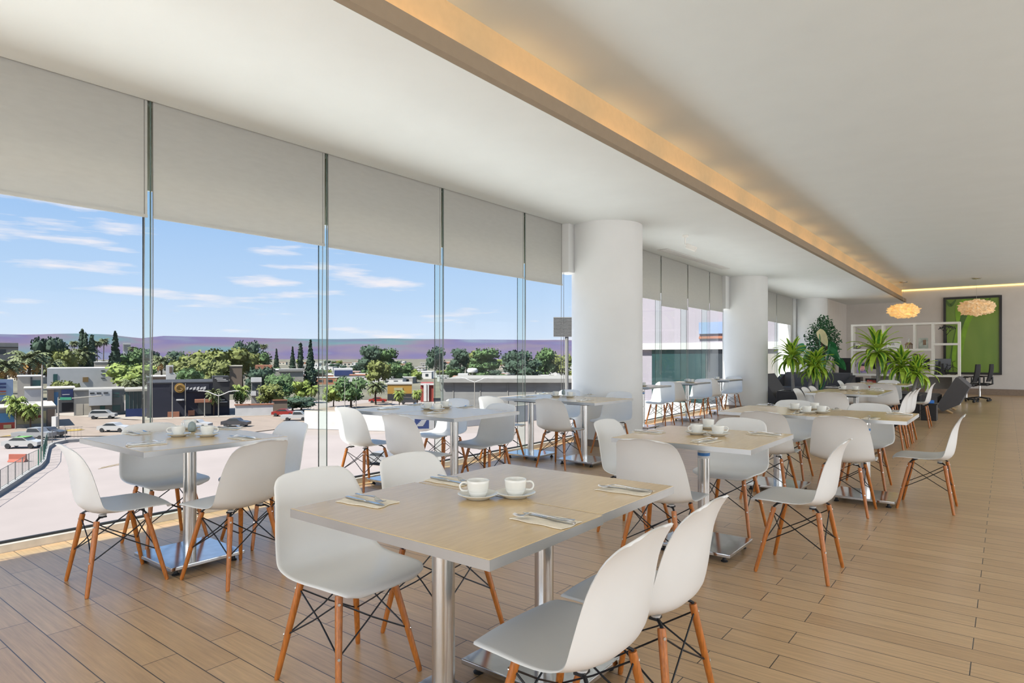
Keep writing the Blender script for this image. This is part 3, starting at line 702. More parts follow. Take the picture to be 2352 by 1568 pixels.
# bushy ficus tree
def ficus():
    FY = 20.75; x, zt = PY(1890, 722, FY); zb = PY(1890, 832, FY)[1]
    t = thing('ficus_tree', 'tall bushy dark green tree standing before the farthest round column', 'tree', (x, FY, 0), 0)
    r_ = random.Random(11); m_ = MB()
    for s in range(4): m_.tube([(.05 * math.cos(s * 1.6), .05 * math.sin(s * 1.6), .25), (.06 * math.cos(s * 1.6 + 1.5), .06 * math.sin(s * 1.6 + 1.5), .7), (.05 * math.cos(s * 1.6 + 3), .05 * math.sin(s * 1.6 + 3), 1.2), (.22 * math.cos(s * 1.6), .22 * math.sin(s * 1.6), 1.8)], .03, 7)
    m_.build('trunk', M['bark'], t)
    MB().lathe([(.17, 0), (.21, .02), (.24, .36), (.25, .38), (.22, .38), (.2, .3)], 28).build('pot', M['planter'], t, smooth=40)
    f = MB(); zc = (zt + zb) / 2; hz = (zt - zb) / 2
    for k in range(1700):
        d = Vector((r_.gauss(0, 1), r_.gauss(0, 1), r_.gauss(0, 1))).normalized(); q = r_.random() ** .4
        rad = .50 * (1 - .45 * max(0, d.z * q) ** 1.5)
        p = Vector((d.x * rad * q, d.y * rad * q, zc + d.z * hz * q)) + Vector((noise.noise(d * 3) * .12, 0, 0))
        a = Vector((r_.gauss(0, 1), r_.gauss(0, 1), r_.gauss(0, .6) - .5)).normalized(); b = a.orthogonal().normalized(); L, wd = .085, .022
        f.add([p, p + a * L * .5 + b * wd, p + a * L, p + a * L * .5 - b * wd], [(0, 1, 2, 3)])
    f.build('foliage', M['ficus'], t, fix=False)
ficus()
def broad_plant():
    x, zt = PY(1884, 775, 18.2)
    t = thing('broad_leaf_plant', 'broad-leaved plant with one pale yellow leaf, before the bushy tree', 'plant', (x, 18.2, 0), 0); r_ = random.Random(3)
    MB().lathe([(.14, 0), (.19, .02), (.21, .34), (.17, .34)], 24).build('pot', M['planter'], t, smooth=40)
    st = MB(); lf = MB(); pl = MB()
    tgt = [(-.02, .02, 1.92, 1, -.3), (.22, 0, 1.45, 0, .2), (.38, .1, 1.2, 0, .9), (-.25, .1, 1.35, 0, 2.6), (.05, -.2, 1.25, 0, -1.2), (-.42, 0, 1.55, 0, 2.9), (.2, .2, 1.62, 0, 1.2)]
    for dx, dy, z, pale, az in tgt:
        st.tube([(0, 0, .3), (dx * .4, dy * .4, z * .6), (dx, dy, z)], .012, 6)
        L, W = (.34, .13) if not pale else (.38, .15); dr = Vector((math.cos(az) * .8, math.sin(az) * .5, -.45 if not pale else -.95)).normalized(); sd = dr.cross(Vector((.3, 1, .2))).normalized(); m_ = pl if pale else lf
        rows = []
        for i in range(9):
            s = i / 8; wd = W * math.sin(PI * min(1, .1 + .9 * s)) ** .6 * (1 - .25 * s); p = Vector((dx, dy, z)) + dr * L * (s - .15) + Vector((0, 0, -.12 * s * s)); rows.append([p - sd * wd, p + Vector((0, -.02, 0)), p + sd * wd])
        for i in range(8):
            for j in range(2): m_.add([rows[i][j], rows[i][j + 1], rows[i + 1][j + 1], rows[i + 1][j]], [(0, 1, 2, 3)])
    st.build('stems', M['broadleaf'], t, smooth=60); lf.build('leaves', M['broadleaf'], t, smooth=60, fix=False); pl.build('pale_leaf', M['paleleaf'], t, smooth=60, fix=False)
broad_plant()

# ------------------------------------------------------------------ lounge seats
def lounge(name, label, x, y, rz, seat=(1.0, .8), back_h=.55, lean=35, cat='armchair', mat='sofa'):
    t = thing(name, label, cat, (x, y, 0), R(rz)); L, W = seat
    # local: front +y, back -y; width along x
    MB().prism([(-L / 2, .12), (L / 2, .08), (L / 2, .40), (L / 2 - .05, .43), (-L / 2 + .05, .38), (-L / 2, .36)], 0, -W / 2, W / 2).build('seat_cushion', M[mat], t)
    th = .32; a = R(lean); bx_, bz = -L / 2 + .02, .16; d = Vector((-math.sin(a), math.cos(a))); n_ = Vector((-d.y, d.x))
    p0 = Vector((bx_, bz)); H_ = back_h
    poly = [p0, p0 + d * H_, p0 + d * (H_ + .02) + n_ * .05, p0 + d * (H_ - .06) + n_ * th, p0 + d * .25 + n_ * (th + .03), p0 + n_ * th * .5 - d * .05]
    MB().prism([tuple(q) for q in poly], 0, -W / 2, W / 2).build('backrest', M[mat], t)
    for sx in (-1, 1):
        MB().tube([(sx * (W / 2 - .12), -L / 2 + .05, .18), (sx * (W / 2 - .10), -L / 2 - .28, 0.006)], .024, 8).build('leg', M['lwood'], t)
        MB().box((sx * (W / 2 - .12), L / 2 - .1, .05), (.08, .10, .10)).build('leg', M['lwood'], t)
    return t
lounge('lounge_chair', 'angular charcoal lounge chair on wooden legs beside the second column', -4.08, 17.3, -94, (1.0, 1.0), .78, 32)
def sofa(label, x, y, rz, W, D=.9):
    t = thing('sofa', label, 'sofa', (x, y, 0), R(rz))
    MB().box((0, .05, .27), (W, D - .1, .30), bev=.03).build('seat_cushion', M['sofa'], t)
    MB().prism([(-D / 2, .20), (-D / 2 + .22, .20), (-D / 2 + .12, .80), (-D / 2 - .10, .82), (-D / 2 - .12, .78)], 0, -W / 2, W / 2).build('backrest', M['sofa'], t)
    for s in (-1, 1):
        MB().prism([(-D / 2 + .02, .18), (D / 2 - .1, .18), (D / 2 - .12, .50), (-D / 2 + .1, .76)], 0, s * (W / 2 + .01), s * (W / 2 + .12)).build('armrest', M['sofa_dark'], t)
        for q in (-1, 1): MB().box((s * (W / 2 - .1), q * .3, .06), (.06, .06, .12)).build('leg', M['lwood'], t)
    return t
sofa('long charcoal sofa by the end window, behind the three left dracaenas', -4.28, 19.2, 176, 1.75)
lounge('lounge_sofa', 'charcoal lounge sofa with steeply tilted back on wooden legs, before the shelving', -1.80, 17.8, 90, (1.15, 1.35), .74, 29, 'sofa')
t = thing('side_table', 'low black side table beside the tilted grey lounge sofa', 'table', (-1.22, 15.2, 0), 0)
MB().box((0, 0, .16), (.26, .34, .32)).build('body', M['black'], t); MB().box((0, 0, .33), (.30, .40, .02)).build('tabletop', M['frame_black'], t)
t = thing('tissue_box', 'small blue box lying on the low black side table', 'box', (-1.20, 15.15, .3415), .3)
MB().box((0, 0, .03), (.12, .08, .06), bev=.006).build('box', M['bluefab'], t)

# ------------------------------------------------------------------ white open shelving with ornaments
SY = 20.3
def shelving():
    t = thing('open_shelving', 'tall white open shelving unit used as a room divider', 'shelving', (0, 0, 0), 0)
    X = lambda px_: PY(1930 + px_ / 7.84, 800, SY)[0]
    Z = lambda px_, py_: PY(1930 + px_ / 7.84, 720 + py_ / 7.84, SY)[1]
    D = .36; tk = .055
    xl, xr = X(192), X(2160); zt = 2.19
    def vert(xc, z0, z1): MB().span((xc - tk / 2, SY, z0), (xc + tk / 2, SY + D, z1)).build('upright', M['white'], t)
    def hor(x0, x1, zc): MB().span((x0, SY, zc - tk / 2), (x1, SY + D, zc + tk / 2)).build('shelf', M['white'], t)
    vert(xl + tk / 2, 0, zt); vert(xr - tk / 2, 0, zt); hor(xl + tk, xr - tk, zt - tk / 2)
    z1, z2 = Z(400, 655), Z(400, 1100); z3, z4 = Z(1900, 550), Z(1500, 905)
    x4 = X(1662); x1_, x2_, x3_ = X(762), X(1330), X(940)
    hor(xl + tk, x4 - tk / 2, z1); hor(xl + tk, xr - tk, z2); hor(x4 + tk / 2, xr - tk, z3)
    vert(x4, z2 + tk / 2, zt - tk); vert(x1_, z1 + tk / 2, zt - tk); vert(x2_, z1 + tk / 2, zt - tk); vert(x3_, 0, z1 - tk / 2)
    x5 = X(1105); vert(x5, z4, z1 - tk / 2); hor(x5 - tk / 2, x4 - tk / 2, z4); vert(X(1548), 0, z2 - tk / 2); hor(xl + tk, xr - tk, .05)
    return z1 + tk / 2, z2 + tk / 2, z3 + tk / 2, z4 + tk / 2
Zs1, Zs2, Zs3, Zs4 = shelving()
SX = lambda px_: PY(1930 + px_ / 7.84, 800, SY + .15)[0]
yo = SY + .16
def orb(px_, z, r, lab, sq=.85):
    bm = bmesh.new(); bmesh.ops.create_icosphere(bm, subdivisions=4, radius=r)
    for v in bm.verts:
        v.co *= 1 + .10 * noise.noise(v.co * 18 / (r * 8)); v.co.z *= sq
    mn = min(v.co.z for v in bm.verts)
    for v in bm.verts: v.co.z -= mn
    o = MB().bm(bm).build('silver_ornament', M['silver'], None, smooth=True, loc=(SX(px_), yo, z + .001)); tag(o, lab, 'ornament')
orb(315, Zs1, .115, 'round silver ornament at the left end of the upper shelf')
# elongated silver ornament
o_ = bmesh.new(); bmesh.ops.create_icosphere(o_, subdivisions=4, radius=.13)
for v in o_.verts: v.co = Vector((v.co.x * 1.35, v.co.y, v.co.z * .95)) * (1 + .06 * noise.noise(v.co * 14))
mnz = min(v.co.z for v in o_.verts)
for v in o_.verts: v.co.z -= mnz
tag(MB().bm(o_).build('silver_ornament', M['silver'], None, smooth=True, loc=(SX(1350), yo, Zs4 + .001)), 'oval silver ornament on the small middle shelf behind the dracaenas', 'ornament')
# letter sign
t = thing('letter_sign', 'white card sign with the letters FR on the upper shelf', 'sign', (SX(965), yo, Zs1 + .001), 0)
sg = MB().box((0, 0, .115), (.34, .02, .22), (R(-10), R(0), 0)).build('card', M['white_paint'], t)
cu = bpy.data.curves.new('letters', 'FONT'); cu.body = 'FR'; cu.size = .10; cu.extrude = .001; cu.align_x = 'CENTER'; cu.materials.append(M['dark_text'])
tmp = bpy.data.objects.new('letters_tmp', cu); C.objects.link(tmp); bpy.context.view_layer.update()
lm = bpy.data.meshes.new_from_object(tmp.evaluated_get(bpy.context.evaluated_depsgraph_get())); bpy.data.objects.remove(tmp); lm.materials.clear(); lm.materials.append(M['dark_text'])
lt = bpy.data.objects.new('letters', lm); C.objects.link(lt); lt.parent = t; lt.location = (-.03, -.030, .10); lt.rotation_euler = (R(80), 0, 0)
# chapel model
t = thing('chapel_model', 'little brown chapel model with a white steeple on the upper shelf', 'ornament', (SX(1235), yo, Zs1 + .001), 0)
b = MB()
for sx in (-1, -.33, .33, 1):
    for sy in (-1, 1): b.box((sx * .07, sy * .05, .055), (.015, .015, .11))
b.box((0, 0, .006), (.19, .14, .012)); b.build('arcade', M['brown_model'], t)
MB().prism([(-.10, .11), (.10, .11), (.05, .17), (-.05, .17)], 1, -.06, .06).build('roof', M['brown_model'], t)
MB().lathe([(.028, .17), (.028, .235), (.036, .24), (.0, .31)], 8).build('steeple', M['white_paint'], t)
t = thing('glass_picture', 'small grey-green picture in a glass block on the upper shelf', 'picture', (SX(1495), yo, Zs1 + .001), 0)
MB().box((0, 0, .145), (.22, .04, .29), bev=.004).build('block', M['glass_dim'], t); MB().box((.03, -.0215, .17), (.07, .003, .14)).build('motif', M['brown_model'], t)
# metal tree sculpture
def metal_tree():
    t = thing('tree_sculpture', 'black metal tree sculpture in the upper right shelf compartment', 'ornament', (SX(1910), yo, Zs3 + .001), 0); r_ = random.Random(8); m_ = MB(); lv = MB()
    def br(p, d, L, r, k):
        q = p + d * L; m_.tube([p, q], r, 6, r1=r * .7)
        if k == 0:
            for _ in range(4):
                c = q + Vector((r_.uniform(-.03, .03), r_.uniform(-.02, .02), r_.uniform(-.02, .03))); lv.box(c, (.022, .006, .018), (0, r_.uniform(0, 3), 0))
            return
        for s in (-1, 0, 1) if k > 1 else (-1, 1): br(q, (d + Vector((s * r_.uniform(.5, .8), r_.uniform(-.2, .2), .1))).normalized(), L * .62, r * .7, k - 1)
    br(Vector((0, 0, .012)), Vector((0, 0, 1)), .20, .012, 3); MB().lathe([(.07, 0), (.07, .012)], 20).build('base', M['black'], t)
    m_.build('branches', M['black'], t); lv.build('leaves', M['black'], t)
metal_tree()
def bicycle():
    t = thing('bicycle_sculpture', 'black wire bicycle sculpture on the long right-hand shelf', 'ornament', (SX(1950), yo, Zs2 + .001), 0); m_ = MB()
    for cx_, r in ((-.11, .085), (.10, .105)):
        w_ = MB().tube([(cx_ + r * math.cos(a), 0, r + r * math.sin(a)) for a in [k * 2 * PI / 28 for k in range(29)]], .006, 6)
        for k in range(6): a = k * PI / 6; w_.tube([(cx_ - r * math.cos(a), 0, r - r * math.sin(a)), (cx_ + r * math.cos(a), 0, r + r * math.sin(a))], .0015, 4)
        w_.build('wheel', M['black'], t)
    for p, q in (((-.11, 0, .085), (-.03, 0, .25)), ((-.03, 0, .25), (.09, 0, .26)), ((.10, 0, .105), (.085, 0, .34)), ((.085, 0, .34), (.15, 0, .37)), ((-.03, 0, .1), (-.035, 0, .28)), ((-.03, 0, .1), (.09, 0, .25)), ((-.11, 0, .085), (-.03, 0, .1))): m_.tube([p, q], .007, 6)
    m_.build('bicycle_frame', M['black'], t); MB().box((-.04, 0, .285), (.06, .025, .014), bev=.004).build('saddle', M['black'], t)
bicycle()
for i, (px_, h, ln, lab) in enumerate([(1730, .26, .10, 'black upright bookend leaning at the left of the long right-hand shelf'), (1780, .36, .06, 'tall black metal slab standing left of the wire bicycle'), (1845, .30, -.05, 'dark metal stand between the slab and the wire bicycle')]):
    o = MB().box((0, 0, h / 2), (.05, .12, h), (0, R(ln * 60), 0)).box((0, 0, .006), (.10, .14, .012)).build('metal_bookend', M['black'], None, loc=(SX(px_), yo + .02, Zs2 + .004)); tag(o, lab, 'ornament')
# two generic abstract prints on easels
M['print_a'] = pm('violet_print', (.30, .24, .48), .4, var=.6, scale=16)
M['print_skin'] = pm('print_skin', (.72, .38, .38), .5, var=.3, scale=14)
M['print_dark'] = pm('print_dark', (.02, .02, .05), .5, var=.5)
for px_, rz, lab, kx in ((395, 6, 'violet picture with a dark-capped pink oval on a small easel, left one', 0), (800, -16, 'violet picture with a pale pink oval on a small easel, right one', 1)):
    t = thing('small_print', lab, 'picture', (SX(px_), yo, Zs2 + .001), R(rz))
    c = MB().box((0, .0, .17), (.27, .02, .29), (R(-12), 0, 0)).build('canvas', M['print_a'], t)
    b = bmesh.new(); bmesh.ops.create_uvsphere(b, u_segments=20, v_segments=12, radius=1); bmesh.ops.scale(b, vec=(.065, .004, .095), verts=b.verts); bmesh.ops.rotate(b, cent=(0, 0, 0), matrix=Euler((R(-12), 0, 0)).to_matrix(), verts=b.verts); bmesh.ops.translate(b, vec=(0, -.012, .16), verts=b.verts)
    MB().bm(b).build('oval_motif', M['print_skin'], c, smooth=True)
    MB().box((0, -.004, .245 if not kx else .26), (.11, .012, .05), (R(-12), 0, 0), bev=.004).build('dark_motif', M['print_dark'], c)
    MB().box((0, -.03, .012), (.16, .05, .024)).tube([(-.06, .02, 0.008), (0, .08, .2)], .005, 5).tube([(.06, .02, 0.008), (0, .08, .2)], .005, 5).build('easel', M['grey_plastic'], t)
t = thing('red_print', 'small red and black picture low in the shelving, below the left print', 'picture', (SX(560), yo, .08), 0)
MB().box((0, 0, .35), (.30, .03, .44)).build('panel', M['frame_black'], t); MB().box((0, -.017, .40), (.22, .004, .26)).build('motif', M['redart'], t); MB().box((0, .02, .065), (.3, .10, .13)).build('stand', M['black'], t)

# ------------------------------------------------------------------ desks, screens, office chairs, printer
def desk(x0, x1, y0, y1, lab):
    t = thing('office_desk', lab, 'desk', ((x0 + x1) / 2, (y0 + y1) / 2, 0), 0); wx, wy = x1 - x0, y1 - y0
    MB().box((0, 0, .735), (wx, wy, .03)).build('tabletop', M['grey_plastic'], t)
    for s in (-1, 1): MB().box((s * (wx / 2 - .03), 0, .36), (.04, wy - .05, .72)).build('side_panel', M['white'], t)
    MB().box((0, wy / 2 - .03, .5), (wx - .12, .02, .35)).build('modesty_panel', M['grey_plastic'], t)
desk(-3.25, -1.15, 21.6, 22.4, 'long grey office desk behind the white shelving')
for i, (x, lab) in enumerate(((-2.95, 'black monitor on the desk, seen behind the left violet print'), (-2.0, 'black monitor on the desk, middle one behind the shelving'), (-1.45, 'black monitor on the desk, right one behind the shelving'))):
    t = thing('desk_monitor', lab, 'monitor', (x, 21.95, .751), R((0, 12, 40)[i]))
    MB().box((0, 0, .30), (.50, .03, .32), bev=.006).build('screen', M['black'], t); MB().box((0, .03, .12), (.05, .03, .2)).build('neck', M['black'], t); MB().box((0, .03, .008), (.22, .16, .016)).build('foot', M['black'], t)
def office_chair(x, y, rz, lab):
    t = thing('office_chair', lab, 'chair', (x, y, 0), R(rz), 'black office chairs')
    MB().box((0, .02, .48), (.48, .46, .07), bev=.025).build('seat', M['mesh_black'], t)
    m_ = MB(); n = 9; vs = []; fs = []
    for k, th in enumerate((0, .03)):
        for i in range(n):
            z = .56 + .50 * i / (n - 1); yy = -.22 - .05 * math.sin(i / (n - 1) * 2.6) - .05 * (i / (n - 1)) ** 2; hw = .21 - .03 * abs(i / (n - 1) - .5) * 2 - (.03 if i == n - 1 else 0)
            for j in range(5): u = -1 + j / 2; vs.append((hw * u, yy + .05 * u * u - th, z))
    for i in range(n - 1):
        for j in range(4):
            a = i * 5 + j; fs += [(a, a + 1, a + 6, a + 5), (a + n * 5, a + n * 5 + 5, a + n * 5 + 6, a + n * 5 + 1)]
    for i in range(n - 1):
        for j in (0, 4): a = i * 5 + j; fs.append((a, a + 5, a + 5 + n * 5, a + n * 5))
    for j in range(4): fs.append((j, j + n * 5, j + 1 + n * 5, j + 1)); a = (n - 1) * 5 + j; fs.append((a, a + 1, a + 1 + n * 5, a + n * 5))
    m_.add(vs, fs).build('backrest', M['mesh_black'], t, smooth=60)
    MB().tube([(0, -.15, .45), (0, -.30, .50), (0, -.29, .70)], .025, 8).build('back_bracket', M['black'], t)
    for s in (-1, 1): MB().tube([(s * .24, -.05, .47), (s * .29, -.05, .55), (s * .29, -.05, .68)], .018, 6).box((s * .29, .0, .70), (.07, .26, .03), bev=.01).build('armrest', M['black'], t)
    MB().lathe([(.028, .10), (.028, .28), (.02, .28), (.02, .45)], 16).build('gas_column', M['steel'], t)
    for k in range(5):
        a = k * 2 * PI / 5 + .3; c, s = math.cos(a), math.sin(a)
        l_ = MB().tube([(0, 0, .11), (.27 * c, .27 * s, .075)], .022, 8, r1=.015).build('base_leg', M['black'], t)
        MB().tube([(.27 * c - .022 * s, .27 * s + .022 * c, .031), (.27 * c + .022 * s, .27 * s - .022 * c, .031)], .03, 14).build('caster', M['rubber'], l_)
office_chair(-.88, 21.75, 78, 'black mesh office chair in front, beside the end of the shelving')
office_chair(-.60, 22.6, 82, 'black mesh office chair behind the other one, nearest the green picture')
t = thing('filing_cabinet', 'low black cabinet under the printer in the far corner', 'cabinet', (-4.22, 24.0, 0), 0)
MB().box((0, 0, .29), (.78, .5, .58), bev=.006).build('body', M['black'], t)
for s in (-1, 1): d_ = MB().box((s * .195, -.257, .29), (.37, .014, .52)).build('door', M['planter'], t); MB().box((s * .04, -.270, .32), (.012, .012, .10)).build('handle', M['grey_plastic'], d_)
t = thing('printer', 'tall black office printer standing on the low black cabinet', 'printer', (-4.27, 24.0, .5815), 0)
MB().box((0, 0, .22), (.44, .42, .44), bev=.01).build('body', M['black'], t); MB().box((-.02, 0, .56), (.50, .44, .16), bev=.012).build('scanner_lid', M['black'], t); MB().box((.0, .0, .46), (.40, .38, .04)).build('output_tray', M['black'], t)
MB().box((.245, 0, .22), (.05, .40, .42), bev=.006).build('side_panel', M['grey_plastic'], t); MB().box((.27, -.21, .40), (.07, .02, .10)).build('control_panel', M['black'], t)

# ------------------------------------------------------------------ green picture, pendant lamps
def art_mat():
    m = bpy.data.materials.new('green_swirl'); m.use_nodes = True; n, l = NT(m); b = n['Principled BSDF']; b.inputs['Roughness'].default_value = .35
    t = n.new('ShaderNodeTexCoord'); mpn = n.new('ShaderNodeMapping'); mpn.inputs['Rotation'].default_value = (0, R(28), 0); mpn.inputs['Scale'].default_value = (1.1, 1, .28); l.new(t.outputs['Object'], mpn.inputs[0])
    nn = n.new('ShaderNodeTexNoise'); nn.inputs['Scale'].default_value = 1.1; nn.inputs['Detail'].default_value = 1.5; nn.inputs['Distortion'].default_value = .8; l.new(mpn.outputs[0], nn.inputs['Vector'])
    r = ramp(n, [(.30, (.15, .27, .03)), (.55, (.20, .32, .045)), (.75, (.24, .37, .06))]); l.new(nn.outputs['Fac'], r.inputs[0]); l.new(r.outputs[0], b.inputs['Base Color']); return m
M['art'] = art_mat(); M['art_dark'] = pm('art_dark', (.07, .15, .025), .4, var=.2, scale=3); M['art_light'] = pm('art_light', (.20, .40, .02), .4, var=.2, scale=3)
x0, x1, z0, z1 = -1.70, -.11, .67, 3.29; yf = YW - .001
t = thing('framed_picture', 'huge green swirl picture in a black frame on the far wall', 'picture', ((x0 + x1) / 2, yf, 0), 0); hw_ = (x1 - x0) / 2; zc_ = (z0 + z1) / 2
MB().span((-hw_ + .05, -.03, z0 + .05), (hw_ - .05, -.006, z1 - .05)).build('canvas', M['art'], t)
fr = MB()
for s in (-1, 1): fr.box((s * (hw_ - .035), -.035, zc_), (.07, .07, z1 - z0))
fr.box((0, -.035, z0 + .035), (2 * hw_ - .14, .07, .07)).box((0, -.035, z1 - .035), (2 * hw_ - .14, .07, .07)); fr.build('frame', M['frame_black'], t)
def swoosh(name, pts, wds, mat, yy):
    vs = []; fs = []
    P2 = spline(pts, np.linspace(0, len(pts) - 1, 24)); W2 = spline(np.array(wds)[:, None], np.linspace(0, len(wds) - 1, 24))[:, 0]
    tg = np.gradient(P2, axis=0); tg /= np.linalg.norm(tg, axis=1)[:, None]
    lim = lambda x: min(max(x, -hw_ + .07), hw_ - .07)
    for k in (0, 1):
        for p, w_, g_ in zip(P2, W2, tg):
            for s in (-1, 1): vs.append((lim(p[0] - s * g_[1] * w_), yy + k * .002, min(max(p[1] + s * g_[0] * w_, z0 + .07), z1 - .07)))
    n = 48
    for i in range(23): a = 2 * i; fs += [(a, a + 1, a + 3, a + 2), (a + n, a + n + 2, a + n + 3, a + n + 1), (a, a + 2, a + n + 2, a + n), (a + 1, a + n + 1, a + n + 3, a + 3)]
    MB().add(vs, fs).build(name, mat, t)
swoosh('dark_swirl', [(.5, 3.2), (.05, 3.0), (-.25, 2.6), (-.42, 2.0), (-.56, 1.3), (-.66, .75)], [.02, .09, .10, .08, .05, .01], M['art_dark'], -.0335)
swoosh('light_swirl', [(.45, 3.2), (.1, 2.9), (-.14, 2.4), (-.26, 1.8), (-.32, 1.2), (-.38, .75)], [.02, .07, .075, .06, .04, .01], M['art_light'], -.0365)
swoosh('light_swirl', [(-.1, 3.2), (-.35, 2.9), (-.40, 2.3), (-.46, 1.7), (-.50, 1.1), (-.36, .75)], [.12, .11, .03, .06, .05, .02], M['art_light'], -.0395)
swoosh('dark_swirl', [(-.72, 3.2), (-.6, 3.02), (-.45, 3.2)], [.02, .05, .02], M['art_dark'], -.0425)

def paper_mat(name, c1, c2, es):
    m = bpy.data.materials.new(name); m.use_nodes = True; n, l = NT(m); b = n['Principled BSDF']; b.inputs['Roughness'].default_value = .9
    nn = n.new('ShaderNodeTexNoise'); nn.inputs['Scale'].default_value = 7; nn.inputs['Detail'].default_value = 5
    r = ramp(n, [(.35, c1), (.68, c2)]); l.new(nn.outputs['Fac'], r.inputs[0]); b.inputs['Base Color'].default_value = (.75, .62, .42, 1)
    l.new(r.outputs[0], b.inputs['Emission Color']); b.inputs['Emission Strength'].default_value = es; return m
M['paper_a'] = paper_mat('lit_paper', (.62, .26, .03), (1.0, .62, .17), .62); M['paper_b'] = paper_mat('soft_lit_paper', (.40, .19, .06), (.85, .52, .24), .34)
def pendant(u, vc, Y, r, hz, mat, seed, lab):
    x, z = PY(u, vc, Y); t = thing('pendant_lamp', lab, 'lamp', (x, Y, 0), 0, 'cloud-shaped paper pendant lamps')
    bm = bmesh.new(); bmesh.ops.create_icosphere(bm, subdivisions=5, radius=1); so_ = Vector((seed * 3.1, seed, 0))
    for v in bm.verts:
        d = v.co.normalized(); k = .95 + .16 * noise.noise(d * 2.3 + so_) + .34 * abs(noise.noise(d * 5 + so_)) - .05 + .10 * noise.noise(d * 13 + so_)
        v.co = Vector((d.x * r * k * (1 - .06 * abs(d.z)), d.y * r * k, math.copysign(abs(d.z) ** .72, d.z) * hz * (k * 1.05) + z))
    MB().bm(bm).build('shade', mat, t)
    MB().tube([(0, 0, z + hz * .85), (0, 0, ZU - .02)], .004, 6).build('cable', M['grey_plastic'], t)
    MB().lathe([(.10, ZU - .035), (.12, ZU - .02), (.12, ZU - .0005)], 24).build('canopy', M['steel'], t, smooth=40)
pendant(2075, 714, 23.4, .42, .21, M['paper_a'], 1, 'crumpled paper cloud lamp glowing yellow, left one over the shelving')
pendant(2243, 706, 23.6, .44, .22, M['paper_b'], 2, 'crumpled paper cloud lamp, paler right one before the green picture')
# small white camera under the low ceiling
p = P(1574, 572, 2.98); t = thing('security_camera', 'small white security camera under the ceiling between the columns', 'camera', (p.x, p.y, 0), R(20))
MB().lathe([(.05, ZL - .03), (.05, ZL - .001)], 20).tube([(0, 0, ZL - .03), (0, 0, ZL - .14), (.05, 0, ZL - .17)], .012, 8).build('mount', M['white_paint'], t)
MB().box((.09, 0, ZL - .20), (.17, .07, .075), (0, R(25), 0), bev=.012).build('body', M['white_paint'], t)
t = MB()
for a in range(6): t.box((-4.92 + a * .028, 12.2, ZL - .009), (.012, 3.2, .008))
t.box((-4.85, 12.2, ZL - .004), (.20, 3.24, .004)); tag(t.build('linear_air_grille', M['column'], None), 'white slotted air grille in the low ceiling between the columns', 'vent')
#CITY#
OK_ = .43
def om(name, col, *a, **k): return pm(name, tuple(c * OK_ for c in col), *a, **k)      # sunlit surfaces out of doors
# ------------------------------------------------------------------ the city outside: ground, hills
def zone(name, pts, z, mat, th=.02):
    vs = [(p.x, p.y, z) for p in pts] + [(p.x, p.y, z - th) for p in pts]; n = len(pts)
    fs = [tuple(range(n)), tuple(reversed(range(n, 2 * n)))] + [(i, i + n, (i + 1) % n + n, (i + 1) % n) for i in range(n)]
    return struct(MB().add(vs, fs).build(name, mat))
M['ground'] = om('pale_asphalt', (.52, .44, .39), .9, var=.10, scale=.11, detail=6)
M['lot'] = om('pinkish_concrete', (.56, .475, .435), .9, var=.07, scale=.16, detail=6)
M['road'] = om('tan_road', (.46, .36, .28), .9, var=.08, scale=.2, stretch=(1, 3, 1))
M['walk'] = om('pale_sidewalk', (.56, .49, .41), .9, var=.06, scale=.3)
M['yellow'] = om('yellow_paint', (.68, .45, .07), .7, var=.1)
M['kerb'] = om('white_kerb', (.62, .60, .56), .8, var=.06)
M['hill'] = None
fw = Vector((-sY, cY, 0)); rt = Vector((cY, sY, 0))
struct(MB().box((0, 0, 0), (9000, 9000, .5)).build('ground', M['ground'], None, loc=(-1500, 2600, GZ - .3)))
M['town'] = om('town_ground', (.22, .20, .13), .95, var=.45, scale=.05, detail=8)
zone('ground', [at_depth(-2400, 175, GZ), at_depth(4000, 175, GZ), at_depth(4000, 3400, GZ), at_depth(-2400, 3400, GZ)], GZ + .02, M['town'])
zone('parking_lot', [G(-900, 1400), G(-900, 1012), G(100, 1020), G(330, 1003), G(700, 1000), G(1100, 995), G(2000, 1150), G(1300, 2600), G(-900, 2600)], GZ + .03, M['lot'])
zone('road', [G(-700, 1012), G(-700, 986), G(100, 982), G(140, 953), G(240, 957), G(300, 966), G(640, 950), G(900, 918), G(900, 932), G(700, 978), G(560, 995), G(340, 1000)], GZ + .06, M['road'])
zone('sidewalk', [G(-300, 988), G(-300, 981), G(128, 976), G(150, 980), G(120, 986)], GZ + .10, M['walk'])
zone('sidewalk', [G(130, 954), G(150, 949), G(330, 958), G(625, 949), G(720, 937), G(720, 941), G(630, 954), G(330, 965), G(215, 959)], GZ + .10, M['walk'])
for i, (a, b) in enumerate((((128, 993), (180, 990)), ((0, 1004), (50, 1000)), ((120, 991.5), (176, 988.5)))):
    p, q = G(*a), G(*b); zone('road_marking', [p, q, q + fw * 1.6, p + fw * 1.6], GZ + .12, M['yellow'])
for (a, b) in (((225, 1078), (275, 1068)), ((232, 1075), (282, 1064)), ((470, 1012), (505, 1006)), ((300, 1040), (350, 1031))):
    p, q = G(*a), G(*b); zone('road_marking', [p, q, q + fw * .35, p + fw * .35], GZ + .07, M['yellow'])
